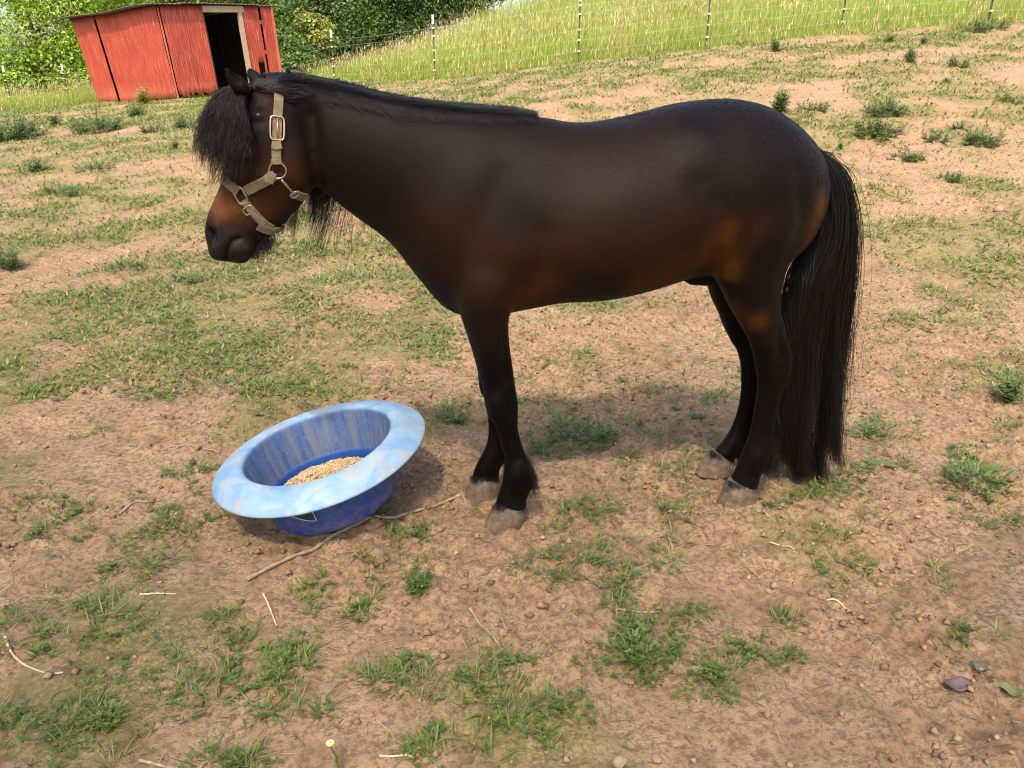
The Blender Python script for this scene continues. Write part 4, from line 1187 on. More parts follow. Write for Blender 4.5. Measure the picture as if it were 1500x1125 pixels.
def clump_blades(pl_, g, x, y, spread, n_per, Lm, Wm, lean_lo=.4, lean_hi=1.25):
    """Turf clumps centred on arrays x, y."""
    N_ = len(x); k = np.repeat(np.arange(N_), n_per)
    n = len(k)
    a = g.random(n) * 2 * math.pi; r = np.sqrt(g.random(n)) * spread[k]
    bx, by = x[k] + r * np.cos(a), y[k] + r * np.sin(a)
    az = a + g.normal(0, .9, n)
    L = Lm[k] * g.uniform(.45, 1.15, n)
    hue = greens(g, N_)[k] * .5 + greens(g, n) * .5
    B = np.stack([bx, by, height(bx, by) - .003], -1)
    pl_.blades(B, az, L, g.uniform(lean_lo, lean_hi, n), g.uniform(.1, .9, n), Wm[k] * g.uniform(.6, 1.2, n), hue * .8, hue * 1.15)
def clover(pl_, g, x, y, spread, n_per, S):
    N_ = len(x); k = np.repeat(np.arange(N_), n_per); n = len(k)
    a = g.random(n) * 6.283; r = np.sqrt(g.random(n)) * spread[k]
    bx, by = x[k] + r * np.cos(a), y[k] + r * np.sin(a)
    bz = height(bx, by) + g.uniform(.004, .022, n)
    hue = greens(g, n, (.30, .35, .25, .08, .02, 0))
    a0 = g.random(n) * 6.283
    for j in range(3):
        pl_.leaves(np.stack([bx, by, bz], -1), a0 + j * 2.094, S[k] * g.uniform(.7, 1.2, n), S[k] * g.uniform(.7, 1.0, n), g.uniform(-.1, .45, n), hue)

g = np.random.default_rng(101)
turf = Plants()
# near ground: where the green map says so, and a thin scatter elsewhere
def scatter(n, x0, x1, y0, y1, power=1.0):
    x, y = g.uniform(x0, x1, n), y0 + (y1 - y0) * g.random(n) ** power
    keep = np.abs(x) < .74 * y + .55
    return x[keep], y[keep]
x, y = scatter(70000, -5.2, 5.4, .85, 6.6, 1.0)
v = vegmap(x, y); det = fbm(x * 7, y * 7, 3, 55)
keep = g.random(len(x)) < .080 + .42 * v * sstep(.36, .58, det)
x, y = x[keep], y[keep]; n = len(x)
print('near clumps', n)
clump_blades(turf, g, x, y, g.uniform(.012, .055, n), g.integers(3, 11, n), g.uniform(.012, .045, n), g.uniform(.0018, .0036, n))
x, y = scatter(9000, -4.6, 4.8, .85, 6.0, 1.1)
v = vegmap(x + .05, y); keep = g.random(len(x)) < .01 + .40 * v * sstep(.45, .6, fbm(x * 4, y * 4, 2, 66))
x, y = x[keep], y[keep]; n = len(x)
clover(turf, g, x, y, g.uniform(.02, .06, n), g.integers(4, 16, n), g.uniform(.006, .012, n))
# patches seen in the photograph: px, py, half-width px, half-height px, clumps
PATCH = [(665, 603, 32, 12, 24), (855, 636, 66, 28, 90), (790, 655, 30, 12, 20), (1010, 655, 60, 18, 26), (930, 560, 60, 30, 30), (1020, 590, 40, 22, 22), (870, 530, 70, 25, 24),
         (880, 745, 50, 22, 40), (960, 700, 50, 14, 24), (890, 830, 70, 34, 70), (800, 830, 40, 20, 22), (815, 740, 20, 12, 8), (1240, 700, 40, 30, 36), (1300, 615, 40, 22, 30), (1430, 690, 50, 34, 60), (1460, 745, 40, 18, 22),
         (1180, 690, 30, 16, 14), (1200, 740, 50, 10, 18), (1230, 780, 30, 14, 12), (930, 950, 50, 40, 60), (985, 905, 40, 16, 16), (1090, 955, 50, 22, 28), (1060, 985, 40, 20, 22), (840, 1050, 40, 20, 22), (730, 1060, 40, 26, 22), (700, 1010, 40, 20, 16),
         (600, 1000, 60, 30, 40), (510, 880, 30, 18, 18), (450, 870, 26, 16, 14), (400, 960, 50, 24, 28), (330, 920, 30, 24, 16), (390, 1010, 60, 26, 34), (280, 1010, 40, 20, 22), (80, 1070, 70, 26, 40), (150, 1040, 40, 24, 24), (120, 890, 50, 26, 32), (40, 920, 30, 20, 16), (60, 950, 40, 16, 16),
         (230, 770, 60, 30, 46), (80, 750, 50, 26, 34), (200, 815, 40, 22, 24), (270, 690, 34, 12, 24), (150, 630, 30, 10, 12), (90, 560, 40, 10, 18), (20, 545, 30, 14, 14), (600, 790, 30, 20, 22), (560, 830, 40, 16, 16), (330, 740, 26, 16, 14),
         (1380, 830, 24, 18, 10), (1270, 810, 20, 12, 8), (1400, 930, 40, 10, 10), (1480, 630, 30, 20, 18), (1180, 910, 24, 12, 8), (520, 560, 50, 14, 24), (420, 590, 40, 12, 18), (260, 480, 50, 10, 18), (1000, 760, 40, 20, 18), (540, 690, 20, 8, 0), (350, 1110, 50, 16, 22), (620, 1095, 30, 16, 16), (760, 980, 30, 14, 12), (1290, 660, 26, 14, 14)]
for px, py, rx, ry, k in PATCH:
    if not k: continue
    k = max(3, int(k * .54))
    Pp = np.array([ground_at(px + rx * a, py + ry * b, 12) for a, b in np.clip(g.normal(0, .75, (k, 2)), -1.9, 1.9)])
    s_ = np.linalg.norm(Pp[0] - CAM0) / FPX
    clump_blades(turf, g, Pp[:, 0], Pp[:, 1], g.uniform(.012, .035, k), g.integers(8, 22, k), g.uniform(.025, .07, k), g.uniform(.0024, .0046, k))
    q = Pp[g.random(k) < .55]
    if len(q): clover(turf, g, q[:, 0], q[:, 1], g.uniform(.015, .05, len(q)), g.integers(4, 14, len(q)), g.uniform(.006, .012, len(q)))
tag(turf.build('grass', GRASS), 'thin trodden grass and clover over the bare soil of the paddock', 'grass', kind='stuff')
# farther paddock: flatter, larger tufts
far = Plants()
n0 = 300000
y = 3.0 + 23 * g.random(n0) ** 1.5; x = (g.random(n0) * 2 - 1) * (.74 * y + 1)
ok = (meadow(x, y) < .2); x, y = x[ok], y[ok]
v = vegmap(x, y); det = fbm(x * 3.1, y * 3.1, 3, 55)
keep = g.random(len(x)) < (.04 + .66 * v * sstep(.34, .56, det)); x, y = x[keep], y[keep]; n = len(x)
print('far clumps', n)
m_ = g.random(n) < .12
sc = np.sqrt(y / 5.0)
clump_blades(far, g, x[m_], y[m_], g.uniform(.02, .07, m_.sum()) * sc[m_], g.integers(4, 9, m_.sum()), g.uniform(.03, .06, m_.sum()) * np.minimum(sc[m_], 1.5), .0044 * sc[m_], .3, 1.2)
k3 = np.repeat(np.arange(n), 3); nn_ = len(k3)
fx_, fy_ = x[k3] + g.normal(0, .05, nn_) * sc[k3], y[k3] + g.normal(0, .05, nn_) * sc[k3]
Lq = g.uniform(.022, .062, nn_) * sc[k3] * .9
kq = g.random(nn_) < np.interp(y[k3], [3, 6], [.55, 1.0]); fx_, fy_, Lq = fx_[kq], fy_[kq], Lq[kq]; nn_ = len(fx_)
far.leaves(np.stack([fx_, fy_, height(fx_, fy_) + .001], -1), g.random(nn_) * 6.283, Lq, Lq * g.uniform(.18, .36, nn_), g.uniform(.12, .8, nn_), greens(g, nn_, (.16, .24, .24, .18, .11, .07)))
edge = Plants()
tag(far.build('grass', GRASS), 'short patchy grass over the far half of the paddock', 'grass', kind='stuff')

# soil crumbs and litter on the near ground
def crumbs():
    n = 42000
    x, y = scatter(n, -4, 4.2, .85, 5.0, 1.2); n = len(x)
    w = fbm(x * 2.1, y * 2.1, 2, 41); keep = g.random(n) < .15 + sstep(.42, .62, w); x, y = x[keep], y[keep]; n = len(x)
    r = .0020 + .0115 * g.random(n) ** 5.5
    dirs = np.array([(1, 0, 0), (-1, 0, 0), (0, 1, 0), (0, -1, 0), (0, 0, 1), (0, 0, -1), (.6, .6, .5), (-.6, .55, .5), (.5, -.6, .5), (-.6, -.6, .45)], float)
    O = dirs[:6][None] * r[:, None, None] * g.uniform(.6, 1.3, (n, 6, 1)) * np.array([1, 1, .65])
    a = g.random(n) * 6.28; ca, sa = np.cos(a)[:, None], np.sin(a)[:, None]
    O = np.stack([O[..., 0] * ca - O[..., 1] * sa, O[..., 0] * sa + O[..., 1] * ca, O[..., 2]], -1)
    c = np.stack([x, y, height(x, y) + r * .35], -1)
    V_ = (c[:, None] + O).reshape(-1, 3)
    F = (np.array([(4, 0, 2), (4, 2, 1), (4, 1, 3), (4, 3, 0), (5, 2, 0), (5, 1, 2), (5, 3, 1), (5, 0, 3)])[None] + (np.arange(n) * 6)[:, None, None]).reshape(-1, 3)
    base = np.array([(.32, .208, .125), (.25, .158, .095), (.37, .25, .155), (.18, .112, .07)])[g.choice(4, n, p=[.4, .3, .1, .2])] * g.uniform(.8, 1.05, (n, 1))
    m, nt, b = new_mat('soil_crumb'); N = NT(nt); N.l(N.attr('col'), b.inputs['Base Color']); b.inputs['Roughness'].default_value = .95; b.inputs['Specular IOR Level'].default_value = .1
    tag(mesh_np('soil_crumbs', V_, F, m, None, False, {'col': np.repeat(base, 6, 0)}), 'loose crumbs of dry reddish soil', 'soil', kind='stuff')
crumbs()
def litter():
    n = 22000; x, y = scatter(n, -6, 6.2, .85, 8.5, 1.1); n = len(x)
    P_ = Plants(); az = g.random(n) * 6.28
    B = np.stack([x, y, height(x, y) + .004], -1)
    c = np.array([(.40, .30, .18), (.30, .21, .13), (.16, .105, .065), (.50, .39, .25)])[g.choice(4, n, p=[.25, .25, .38, .12])] * g.uniform(.8, 1.1, (n, 1))
    P_.blades(B, az, g.uniform(.015, .07, n) * g.uniform(.5, 1.2, n), g.uniform(1.35, 1.6, n), g.uniform(-.1, .2, n), g.uniform(.0014, .0032, n), c, c)
    tag(P_.build('straw_litter', GRASS), 'scattered dry straw and dead grass on the soil', 'straw', kind='stuff')
litter()

# single weeds one can point at ------------------------------------------------
WEEDM = leaf_mat('weed_leaf', 'col', .3, .5)
def stem_weed(px, py, hpx, wpx, kind, label, group=None, seed=0, tint=(1, 1, 1), name='weed', zmax=60):
    q = ground_at(px, py, zmax); s_ = np.linalg.norm(q - CAM0) / FPX
    H, Wd = hpx * s_ * (.8 if kind == 'bushy' and py < 420 else 1), wpx * s_ / 2
    gg = np.random.default_rng(seed + int(px) * 7 + int(py)); P_ = Plants(); tint = np.array(tint)
    c = np.array([q[0], q[1], float(height(q[0], q[1])) - .004])
    if kind == 'bushy':
        ns = int(np.clip(wpx * .45, 8, 32))
        for i in range(ns):
            a = gg.random() * 6.28; r = Wd * gg.random() ** .6; h = H * gg.uniform(.35, 1.05) * (1 - .25 * (r / Wd))
            foot = c + np.array([math.cos(a) * r * (.22 if wpx < 30 else .5 if wpx < 42 else .72), math.sin(a) * r * (.22 if wpx < 30 else .5 if wpx < 42 else .72), 0]); foot[2] = float(height(foot[0], foot[1])) - .003
            tip = foot + np.array([math.cos(a) * r * .3 + gg.normal(0, .16) * H, math.sin(a) * r * .3 + gg.normal(0, .16) * H, h])
            S = cr(np.array([foot, foot * .5 + tip * .5 + np.array([0, 0, .06 * h]), tip]), 7)
            P_.tube(S, np.maximum(np.linspace(.0028, .001, 7), np.linspace(.40, .22, 7) * s_), np.array((.10, .13, .045)) * tint, 4)
            nl = int(np.clip(hpx * 2.2, 28, 80)); f = gg.random(nl) ** .8; k = np.clip((f * 6).astype(int), 0, 5)
            B = S[k] + (S[k + 1] - S[k]) * (f * 6 - k)[:, None]
            B = B + gg.normal(0, 1, (nl, 3)) * np.array([.10, .10, .07]) * H
            hue = np.array([(.11, .17, .05), (.14, .20, .06), (.17, .22, .085), (.085, .135, .045)])[gg.choice(4, nl)] * gg.uniform(.8, 1.25, (nl, 1)) * tint
            L = gg.uniform(.10, .24, nl) * H * (1.15 - .6 * f); L = np.clip(L, 2.5 * s_, 5.5 * s_)
            P_.leaves(B, gg.random(nl) * 6.28, L, L * gg.uniform(.42, .66, nl), gg.uniform(-.4, .6, nl), hue)
    elif kind == 'broad':
        nl = int(np.clip(wpx * 1.0, 16, 90)); a = gg.random(nl) * 6.28; r = Wd * np.sqrt(gg.random(nl)) * .85
        B = c + np.stack([np.cos(a) * r, np.sin(a) * r, gg.random(nl) * H * .5], -1)
        B[:, 2] = height(B[:, 0], B[:, 1]) + gg.random(nl) * H * .4
        hue = np.array([(.07, .135, .035), (.095, .16, .04), (.12, .185, .055)])[gg.choice(3, nl)] * gg.uniform(.8, 1.2, (nl, 1)) * tint
        L = Wd * gg.uniform(.14, .36, nl)
        P_.blades(B, a + gg.normal(0, .4, nl), L, gg.uniform(.5, 1.2, nl), gg.uniform(.1, .6, nl), L * gg.uniform(.22, .36, nl), hue * .85, hue * 1.1)
        n2 = nl * 2; a2 = gg.random(n2) * 6.28; B2 = c + np.stack([np.cos(a2) * Wd * gg.random(n2) * .8, np.sin(a2) * Wd * gg.random(n2) * .8, 0 * a2], -1)
        B2[:, 2] = height(B2[:, 0], B2[:, 1]) + gg.random(n2) * H * .5
        L2 = Wd * gg.uniform(.08, .18, n2); P_.leaves(B2, a2 + gg.normal(0, 1, n2), L2, L2 * .55, gg.uniform(-.1, .8, n2), np.repeat(hue, 2, 0))
    else:  # grass tuft
        nl = int(np.clip(wpx * 1.3, 26, 120)); a = gg.random(nl) * 6.28; r = Wd * .45 * gg.random(nl)
        B = c + np.stack([np.cos(a) * r, np.sin(a) * r, 0 * a], -1); B[:, 2] = height(B[:, 0], B[:, 1]) - .003
        hue = greens(gg, nl) * tint
        P_.blades(B, a + gg.normal(0, .7, nl), H * gg.uniform(.6, 1.5, nl), gg.uniform(.15, 1.1, nl), gg.uniform(.2, 1.0, nl), np.clip(gg.uniform(.003, .005, nl), 1.0 * s_, 1), hue * .8, hue * 1.15)
    o = P_.build(name, WEEDM, None, c)
    tag(o, label, 'weed' if kind != 'grass' else 'grass tuft', group); return o
GF_ = 'scruffy weeds in the far paddock'
W_ = [
 (1135, 76, 20, 28, 'bushy', 'small bushy weed just below the fence, above the pony rump'),
 (1302, 62, 14, 26, 'bushy', 'low dark weed near the fence between the two right posts'),
 (1333, 92, 24, 28, 'bushy', 'round green weed on open soil below the low dark weed'),
 (1405, 101, 22, 34, 'bushy', 'dense weed clump on the slope below the rightmost fence post'),
 (1353, 64, 16, 18, 'bushy', 'grey green sprig near the fence right of the low dark weed'),
 (1440, 45, 20, 60, 'bushy', 'straggly weed patch at the foot of the rightmost fence post'),
 (1386, 120, 12, 26, 'bushy', 'flat weed beneath the dense weed clump on the slope'),
 (1143, 164, 46, 26, 'bushy', 'tall thin weed standing just right of the pony rump top'),
 (1190, 163, 18, 54, 'bushy', 'low wide weed right of the tall thin weed by the rump'),
 (1290, 167, 30, 58, 'bushy', 'upper one of two large weeds on the sunlit soil right of the rump'),
 (1287, 198, 32, 74, 'bushy', 'lower and widest of the weeds on the sunlit soil right of the rump'),
 (1368, 206, 18, 44, 'bushy', 'grey weed right of the widest weed'),
 (1407, 188, 16, 30, 'bushy', 'bright green weed above the dark right hand clump'),
 (1438, 208, 28, 52, 'bushy', 'dark weed clump near the right edge in the sun'),
 (1329, 234, 22, 46, 'bushy', 'leaning weed below the widest weed, right of the tail head'),
 (1230, 219, 14, 24, 'bushy', 'small weed touching the back of the tail head'),
 (1393, 265, 16, 44, 'bushy', 'flat weed at the edge of the shade right of the tail'),
 (1479, 149, 14, 30, 'bushy', 'weed cut by the right edge in the sunlit paddock'),
 (18, 203, 42, 84, 'bushy', 'large dark bushy weed at the left edge below the trees'),
 (81, 184, 24, 20, 'bushy', 'narrow dark weed in front of the tall pale grass'),
 (143, 193, 32, 70, 'bushy', 'wide weed with white flowers in front of the shed'),
 (200, 170, 24, 36, 'bushy', 'bright weed at the foot of the red shed wall'),
 (226, 194, 24, 42, 'bushy', 'weed in the shade between the shed and the forelock'),
 (255, 217, 14, 24, 'bushy', 'small dark weed left of the forelock'),
 (270, 188, 26, 36, 'bushy', 'loose weed behind the forelock below the shed'),
 (137, 250, 18, 50, 'bushy', 'spreading weed in the middle of the left paddock'),
 (54, 250, 24, 40, 'bushy', 'upright weed in the left paddock below the large bushy weed'),
 (88, 288, 18, 60, 'bushy', 'flat spreading weed near the left edge, level with the noseband'),
 (15, 392, 34, 40, 'bushy', 'weed at the left edge level with the pony chin'),
 (185, 394, 24, 56, 'broad', 'bright broad leaved weed left of the pony muzzle'),
 (276, 414, 22, 48, 'bushy', 'feathery weed just below left of the pony muzzle'),
 (1480, 525, 34, 44, 'broad', 'broad dark leaved weed at the right edge beyond the tail'),
 (1476, 588, 44, 26, 'bushy', 'upright leafy weed below the broad dark weed at the right edge'),
 (1428, 708, 40, 92, 'broad', 'largest broad leaved weed on the right, beyond the tail tip'),
 (848, 640, 26, 110, 'broad', 'lush green weed patch between the front and hind legs'),
 (666, 608, 22, 56, 'grass', 'round grass tuft between the tub and the front leg'),
 (1270, 628, 22, 66, 'broad', 'leafy weed right of the lower tail'),
 (616, 872, 40, 34, 'bushy', 'single feathery green sprig standing below the front hoof'),
 (940, 975, 38, 92, 'broad', 'leafy grey green weed in the foreground below the belly'),
 (20, 895, 18, 30, 'broad', 'bright green seedling near the left edge in the foreground'),
 (722, 1066, 18, 26, 'broad', 'bright clover seedling in the foreground right of the daisy'),
 (352, 1112, 20, 54, 'grass', 'grass tuft at the bottom edge left of the daisy'),
 
]
for k, (px, py, h, w, kind, lab) in enumerate(W_):
    stem_weed(px, py, h, w, kind, lab, seed=k, name='grass_tuft' if kind == 'grass' else 'weed')
# white flower heads on the weed by the shed, and the daisy at the bottom edge
def daisy():
    q = ground_at(493, 1132); c = np.array([q[0], q[1], float(height(q[0], q[1]))])
    root = empty('daisy', tuple(c)); tag(root, 'single white and yellow daisy bud on a green stem at the bottom edge', 'flower')
    P_ = Plants(); top = np.array([-.006, .0, .072])
    S = cr(np.array([(0, 0, -.01), (.004, 0, .035), top]), 10); P_.tube(S, .0018, (.13, .18, .06), 6)
    gg = np.random.default_rng(2); n = 16
    B = S[gg.integers(0, 7, n)]; P_.leaves(B, gg.random(n) * 6.28, gg.uniform(.008, .02, n), gg.uniform(.003, .005, n), gg.uniform(0, .9, n), greens(gg, n))
    P_.build('stem', WEEDM, root)
    b = MB(); V_, F_ = blob(np.zeros(3), (.0065, .004, .0065), 10); b.add(V_[:, [0, 2, 1]] + top + (0, 0, .006), F_); b.build('disc', simple_mat('daisy_disc', (.62, .52, .12), .8), root, True)
    W = simple_mat('petal', (.78, .76, .66), .6, 0, .06, 60, 0)
    P2 = Plants(); n = 22; a = np.arange(n) * 6.283 / n
    P2.leaves(np.stack([np.cos(a) * .004, np.sin(a) * .004, 0 * a], -1) + top + (0, 0, .004), a, np.full(n, .0075), np.full(n, .003), np.full(n, .9), np.tile((.78, .76, .66), (n, 1)))
    P2.build('petals', W, root)
daisy()
# ------------------------------------------------------------------ red shed
def at_Y(px, py, Y):
    d = ray(px, py); return CAM0 + d * (Y / d[1])
sA, sB, sD = at_depth(146, 153, 22.2), at_depth(263, 147, 19.6), at_depth(415, 132, 21.8)
tA, tB, tD = at_Y(104, 29, sA[1]), at_Y(231, 8, sB[1]), at_Y(397, 9.5, sD[1])
sE = sA + sD - sB; tE = tA + tD - tB; tE[2] = tA[2] + tD[2] - tB[2]
shed = empty('shed', tuple(sB)); tag(shed, 'old leaning red shed with open doorway and flat metal roof', 'shed')
def toshed(P): return np.asarray(P) - sB
def red_mat(name, seed):
    m, nt, b = new_mat(name); N = NT(nt); v = N.co()
    wv = N.attr('uv2', 'Vector')
    st = N.noise(3.0, 6, .65, N.n('Mapping', i={'Vector': wv, 'Scale': (16, 1.3, 1), 'Location': (seed, 0, 0)}).outputs[0], .3)
    big = N.noise(1.6, 4, .6, v)
    c = N.ramp(big, [(.3, (.27, .027, .014)), (.7, (.36, .042, .020))])
    c = N.mix(N.ramp(st, [(.50, 0.0), (.66, .85)]), c, (.50, .17, .10))
    c = N.mix(N.ramp(st, [(.26, .6), (.4, 0.0)]), c, (.22, .02, .011))
    # bleached foot of the sheets
    sp = N.n('SeparateXYZ', i={0: wv}).outputs[1]
    c = N.mix(N.math('MULTIPLY', N.ramp(sp, [(.0, 1.0), (.22, 0.0)]), N.ramp(big, [(.35, .25), (.65, .8)])), c, (.46, .15, .085))
    N.l(c, b.inputs['Base Color']); b.inputs['Roughness'].default_value = .6
    N.l(N.bump(st, .2, .004), b.inputs['Normal'])
    return m
def wall_sheet(bl, br, tr, tl, u0, u1, v0, v1, mat, name='panel', pitch=.065, amp=.0022, out=.0, raggedb=0.0, holes=None, seed=0, parent=None, lean=0.0):
    """A corrugated sheet on the bilinear wall patch; u along, v up."""
    bl, br, tr, tl = [np.asarray(p, float) for p in (bl, br, tr, tl)]
    W = np.linalg.norm(br - bl); nrm = np.cross(br - bl, tl - bl); nrm /= np.linalg.norm(nrm)
    if nrm @ (CAM0 - bl) < 0: nrm = -nrm
    nu = max(8, int((u1 - u0) * W / pitch * 6)); nv = 12
    gg = np.random.default_rng(seed); rag = np.repeat(gg.random(nu // 3 + 2), 3)[:nu + 1]
    U = np.linspace(u0, u1, nu + 1); Vv = np.linspace(0, 1, nv + 1)
    pts = []; uv = []
    for i, u in enumerate(U):
        lo = v0 + raggedb * rag[i]
        for j, t in enumerate(Vv):
            v = lo + (v1 - lo) * t
            uu = u + lean * (v - .5)
            p = (bl * (1 - uu) + br * uu) * (1 - v) + (tl * (1 - uu) + tr * uu) * v
            p = p + nrm * (out + amp * math.sin(2 * math.pi * u * W / pitch) + .02 * (fbm(np.array([u * W * .8 + seed]), np.array([v * 2.0]), 2, 4)[0] - .5))
            pts.append(p); uv.append((u * W, v, 0))
    idx_ = np.arange((nu + 1) * (nv + 1)).reshape(nu + 1, nv + 1)
    keep = np.ones((nu, nv), bool)
    for (a0, a1, b0, b1) in (holes or []):
        um = (U[:-1] + U[1:]) / 2; vm = v0 + (v1 - v0) * (Vv[:-1] + Vv[1:]) / 2
        keep &= ~((um[:, None] > a0) & (um[:, None] < a1) & (vm[None] > b0) & (vm[None] < b1))
    F = np.stack([idx_[:-1, :-1], idx_[1:, :-1], idx_[1:, 1:], idx_[:-1, 1:]], -1)[keep].reshape(-1, 4)
    o = mesh_np(name, toshed(pts), F, mat, shed if parent is None else parent, True, {'uv2': np.array(uv)})
    s_ = o.modifiers.new('thick', 'SOLIDIFY'); s_.thickness = .006; s_.offset = -1
    return o
def quad_beam(p, q, w, d, name, mat, updir=(0, 0, 1), parent=None):
    p, q = np.asarray(p, float), np.asarray(q, float); ax = q - p; L = np.linalg.norm(ax); ax /= L
    u = np.array(updir, float); u -= ax * (u @ ax); u /= np.linalg.norm(u); s_ = np.cross(ax, u)
    V_ = [c + s_ * a * w / 2 + u * b * d / 2 for c in (p, q) for a, b in ((-1, -1), (1, -1), (1, 1), (-1, 1))]
    b = MB(); b.add(toshed(V_), [(0, 1, 2, 3), (7, 6, 5, 4), (0, 4, 5, 1), (1, 5, 6, 2), (2, 6, 7, 3), (3, 7, 4, 0)])
    return b.build(name, mat, shed if parent is None else parent)
OLDWOOD = simple_mat('weathered_wood', (.36, .27, .185), .9, 0, .3, 30, .4, .004)
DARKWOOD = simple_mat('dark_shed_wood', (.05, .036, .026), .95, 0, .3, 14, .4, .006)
RED = [red_mat('red_sheet', k * 3.7) for k in range(3)]
WL = (sA, sB, tB, tA); WR = (sB, sD, tD, tB)
wall_sheet(*WL, .0, .155, .0, 1.0, RED[0], seed=1, raggedb=.02, out=.0)
wall_sheet(*WL, .150, .285, .0, 1.0, RED[1], seed=2, raggedb=.02, out=.028, lean=-.0)
wall_sheet(*WL, .302, .66, -.02, 1.0, RED[0], seed=3, raggedb=.03, out=.01)
wall_sheet(*WL, .655, .985, .01, 1.0, RED[2], seed=4, raggedb=.03, out=.024)
wall_sheet(*WR, .008, .19, .02, 1.0, RED[1], seed=5, raggedb=.05, out=.022)
wall_sheet(*WR, .185, .355, .02, 1.0, RED[0], seed=6, raggedb=.05, out=.01)
wall_sheet(*WR, .70, .865, .02, 1.0, RED[2], seed=7, raggedb=.03, out=.02, holes=[(.785, .845, .12, .34)])
wall_sheet(*WR, .885, .992, .02, 1.0, RED[1], seed=8, raggedb=.03, out=.012)
def onwall(Wq, u, v, out=0.0):
    bl, br, tr, tl = Wq; nrm = np.cross(br - bl, tl - bl); nrm /= np.linalg.norm(nrm)
    if nrm @ (CAM0 - bl) < 0: nrm = -nrm
    return (bl * (1 - u) + br * u) * (1 - v) + (tl * (1 - u) + tr * u) * v + nrm * out
nWR = onwall(WR, .5, .5, 1) - onwall(WR, .5, .5, 0)
quad_beam(onwall(WR, .685, -.02, .0), onwall(WR, .685, 1.0, .0), .10, .10, 'door_post', OLDWOOD, nWR)
quad_beam(onwall(WR, .355, .965, .03), onwall(WR, .72, .965, .03), .05, .15, 'lintel', OLDWOOD)
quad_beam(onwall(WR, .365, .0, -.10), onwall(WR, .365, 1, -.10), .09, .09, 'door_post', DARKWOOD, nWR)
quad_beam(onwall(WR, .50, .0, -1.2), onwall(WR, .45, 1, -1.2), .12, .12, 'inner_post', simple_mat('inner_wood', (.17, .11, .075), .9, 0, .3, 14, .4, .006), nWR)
for v in (.82, .47): quad_beam(onwall(WR, .70, v, -.05), onwall(WR, .995, v, -.05), .05, .09, 'rail', OLDWOOD)
quad_beam(onwall(WR, .997, 0, .0), onwall(WR, .997, 1, .0), .06, .08, 'corner_trim', RED[1], nWR)
quad_beam(onwall(WL, .294, .0, -.03), onwall(WL, .294, .97, -.03), .03, .05, 'wall_stud', DARKWOOD, nWR)
quad_beam(onwall(WL, .992, 0, .0), onwall(WL, .992, .98, .0), .03, .03, 'corner_trim', RED[2], nWR)
# dark boards lining the far walls
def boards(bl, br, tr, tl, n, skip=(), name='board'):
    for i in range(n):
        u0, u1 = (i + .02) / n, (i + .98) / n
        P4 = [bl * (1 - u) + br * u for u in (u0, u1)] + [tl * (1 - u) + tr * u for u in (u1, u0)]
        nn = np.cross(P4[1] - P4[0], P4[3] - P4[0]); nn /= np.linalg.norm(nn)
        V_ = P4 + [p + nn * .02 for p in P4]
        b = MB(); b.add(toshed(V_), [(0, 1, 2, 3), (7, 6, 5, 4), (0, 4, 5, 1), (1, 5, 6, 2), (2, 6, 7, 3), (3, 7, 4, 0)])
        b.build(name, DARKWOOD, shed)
up_ = np.array([0, 0, .02])
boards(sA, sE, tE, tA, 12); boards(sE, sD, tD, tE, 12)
# earth floor inside and the foot boards under the front sheets
for u0, u1 in ((.02, .15), (.17, .27), (.30, .36)):
    quad_beam(onwall(WR, u0, -.012, -.02), onwall(WR, u1, -.012, -.02), .05, .05, 'sill_block', OLDWOOD)
# roof: thin corrugated sheets with a small ragged overhang
ROOF = simple_mat('rusty_roof', (.13, .105, .085), .7, .3, .5, 5, .3, .004)
rn = 5
e1 = (tA - tB) / np.linalg.norm(tA - tB); e2 = (tD - tB) / np.linalg.norm(tD - tB)
r00, r10, r11, r01 = tA + e1 * .22 - e2 * .24, tB - e1 * .16 - e2 * .24, tD - e1 * .16 + e2 * .26, tE + e1 * .22 + e2 * .26
for k in range(rn):
    gg = np.random.default_rng(60 + k); u0, u1 = k / rn - .004, (k + 1) / rn + .006; nu, nv = 44, 8
    pts = []
    ov = gg.uniform(-.015, .02)
    for i in range(nu + 1):
        u = u0 + (u1 - u0) * i / nu
        for j in range(nv + 1):
            v = -0.0 + ov + (1 - ov) * j / nv
            # u across the front (tB -> tD), v from the front edge back to the left end
            p = (r10 * (1 - u) + r11 * u) * (1 - v) + (r00 * (1 - u) + r01 * u) * v
            p = p + np.array([0, 0, .035 + .004 * (k % 2) + .010 * math.sin(i * 2 * math.pi / 7) - .06 * (1 - abs(2 * v - 1)) * 0 + .02 * math.sin(v * 9 + k)])
            pts.append(p)
    ii = np.arange((nu + 1) * (nv + 1)).reshape(nu + 1, nv + 1)
    F = np.stack([ii[:-1, :-1], ii[1:, :-1], ii[1:, 1:], ii[:-1, 1:]], -1).reshape(-1, 4)
    o = mesh_np('roof_sheet', toshed(pts), F, ROOF, shed, True); s_ = o.modifiers.new('thick', 'SOLIDIFY'); s_.thickness = .012
quad_beam(onwall(WL, -.02, 1.0, -.03), onwall(WL, .99, 1.0, -.03), .05, .07, 'rafter', DARKWOOD); quad_beam(onwall(WR, 0, 1.0, -.04), onwall(WR, 1, 1.0, -.04), .05, .07, 'rafter', DARKWOOD)

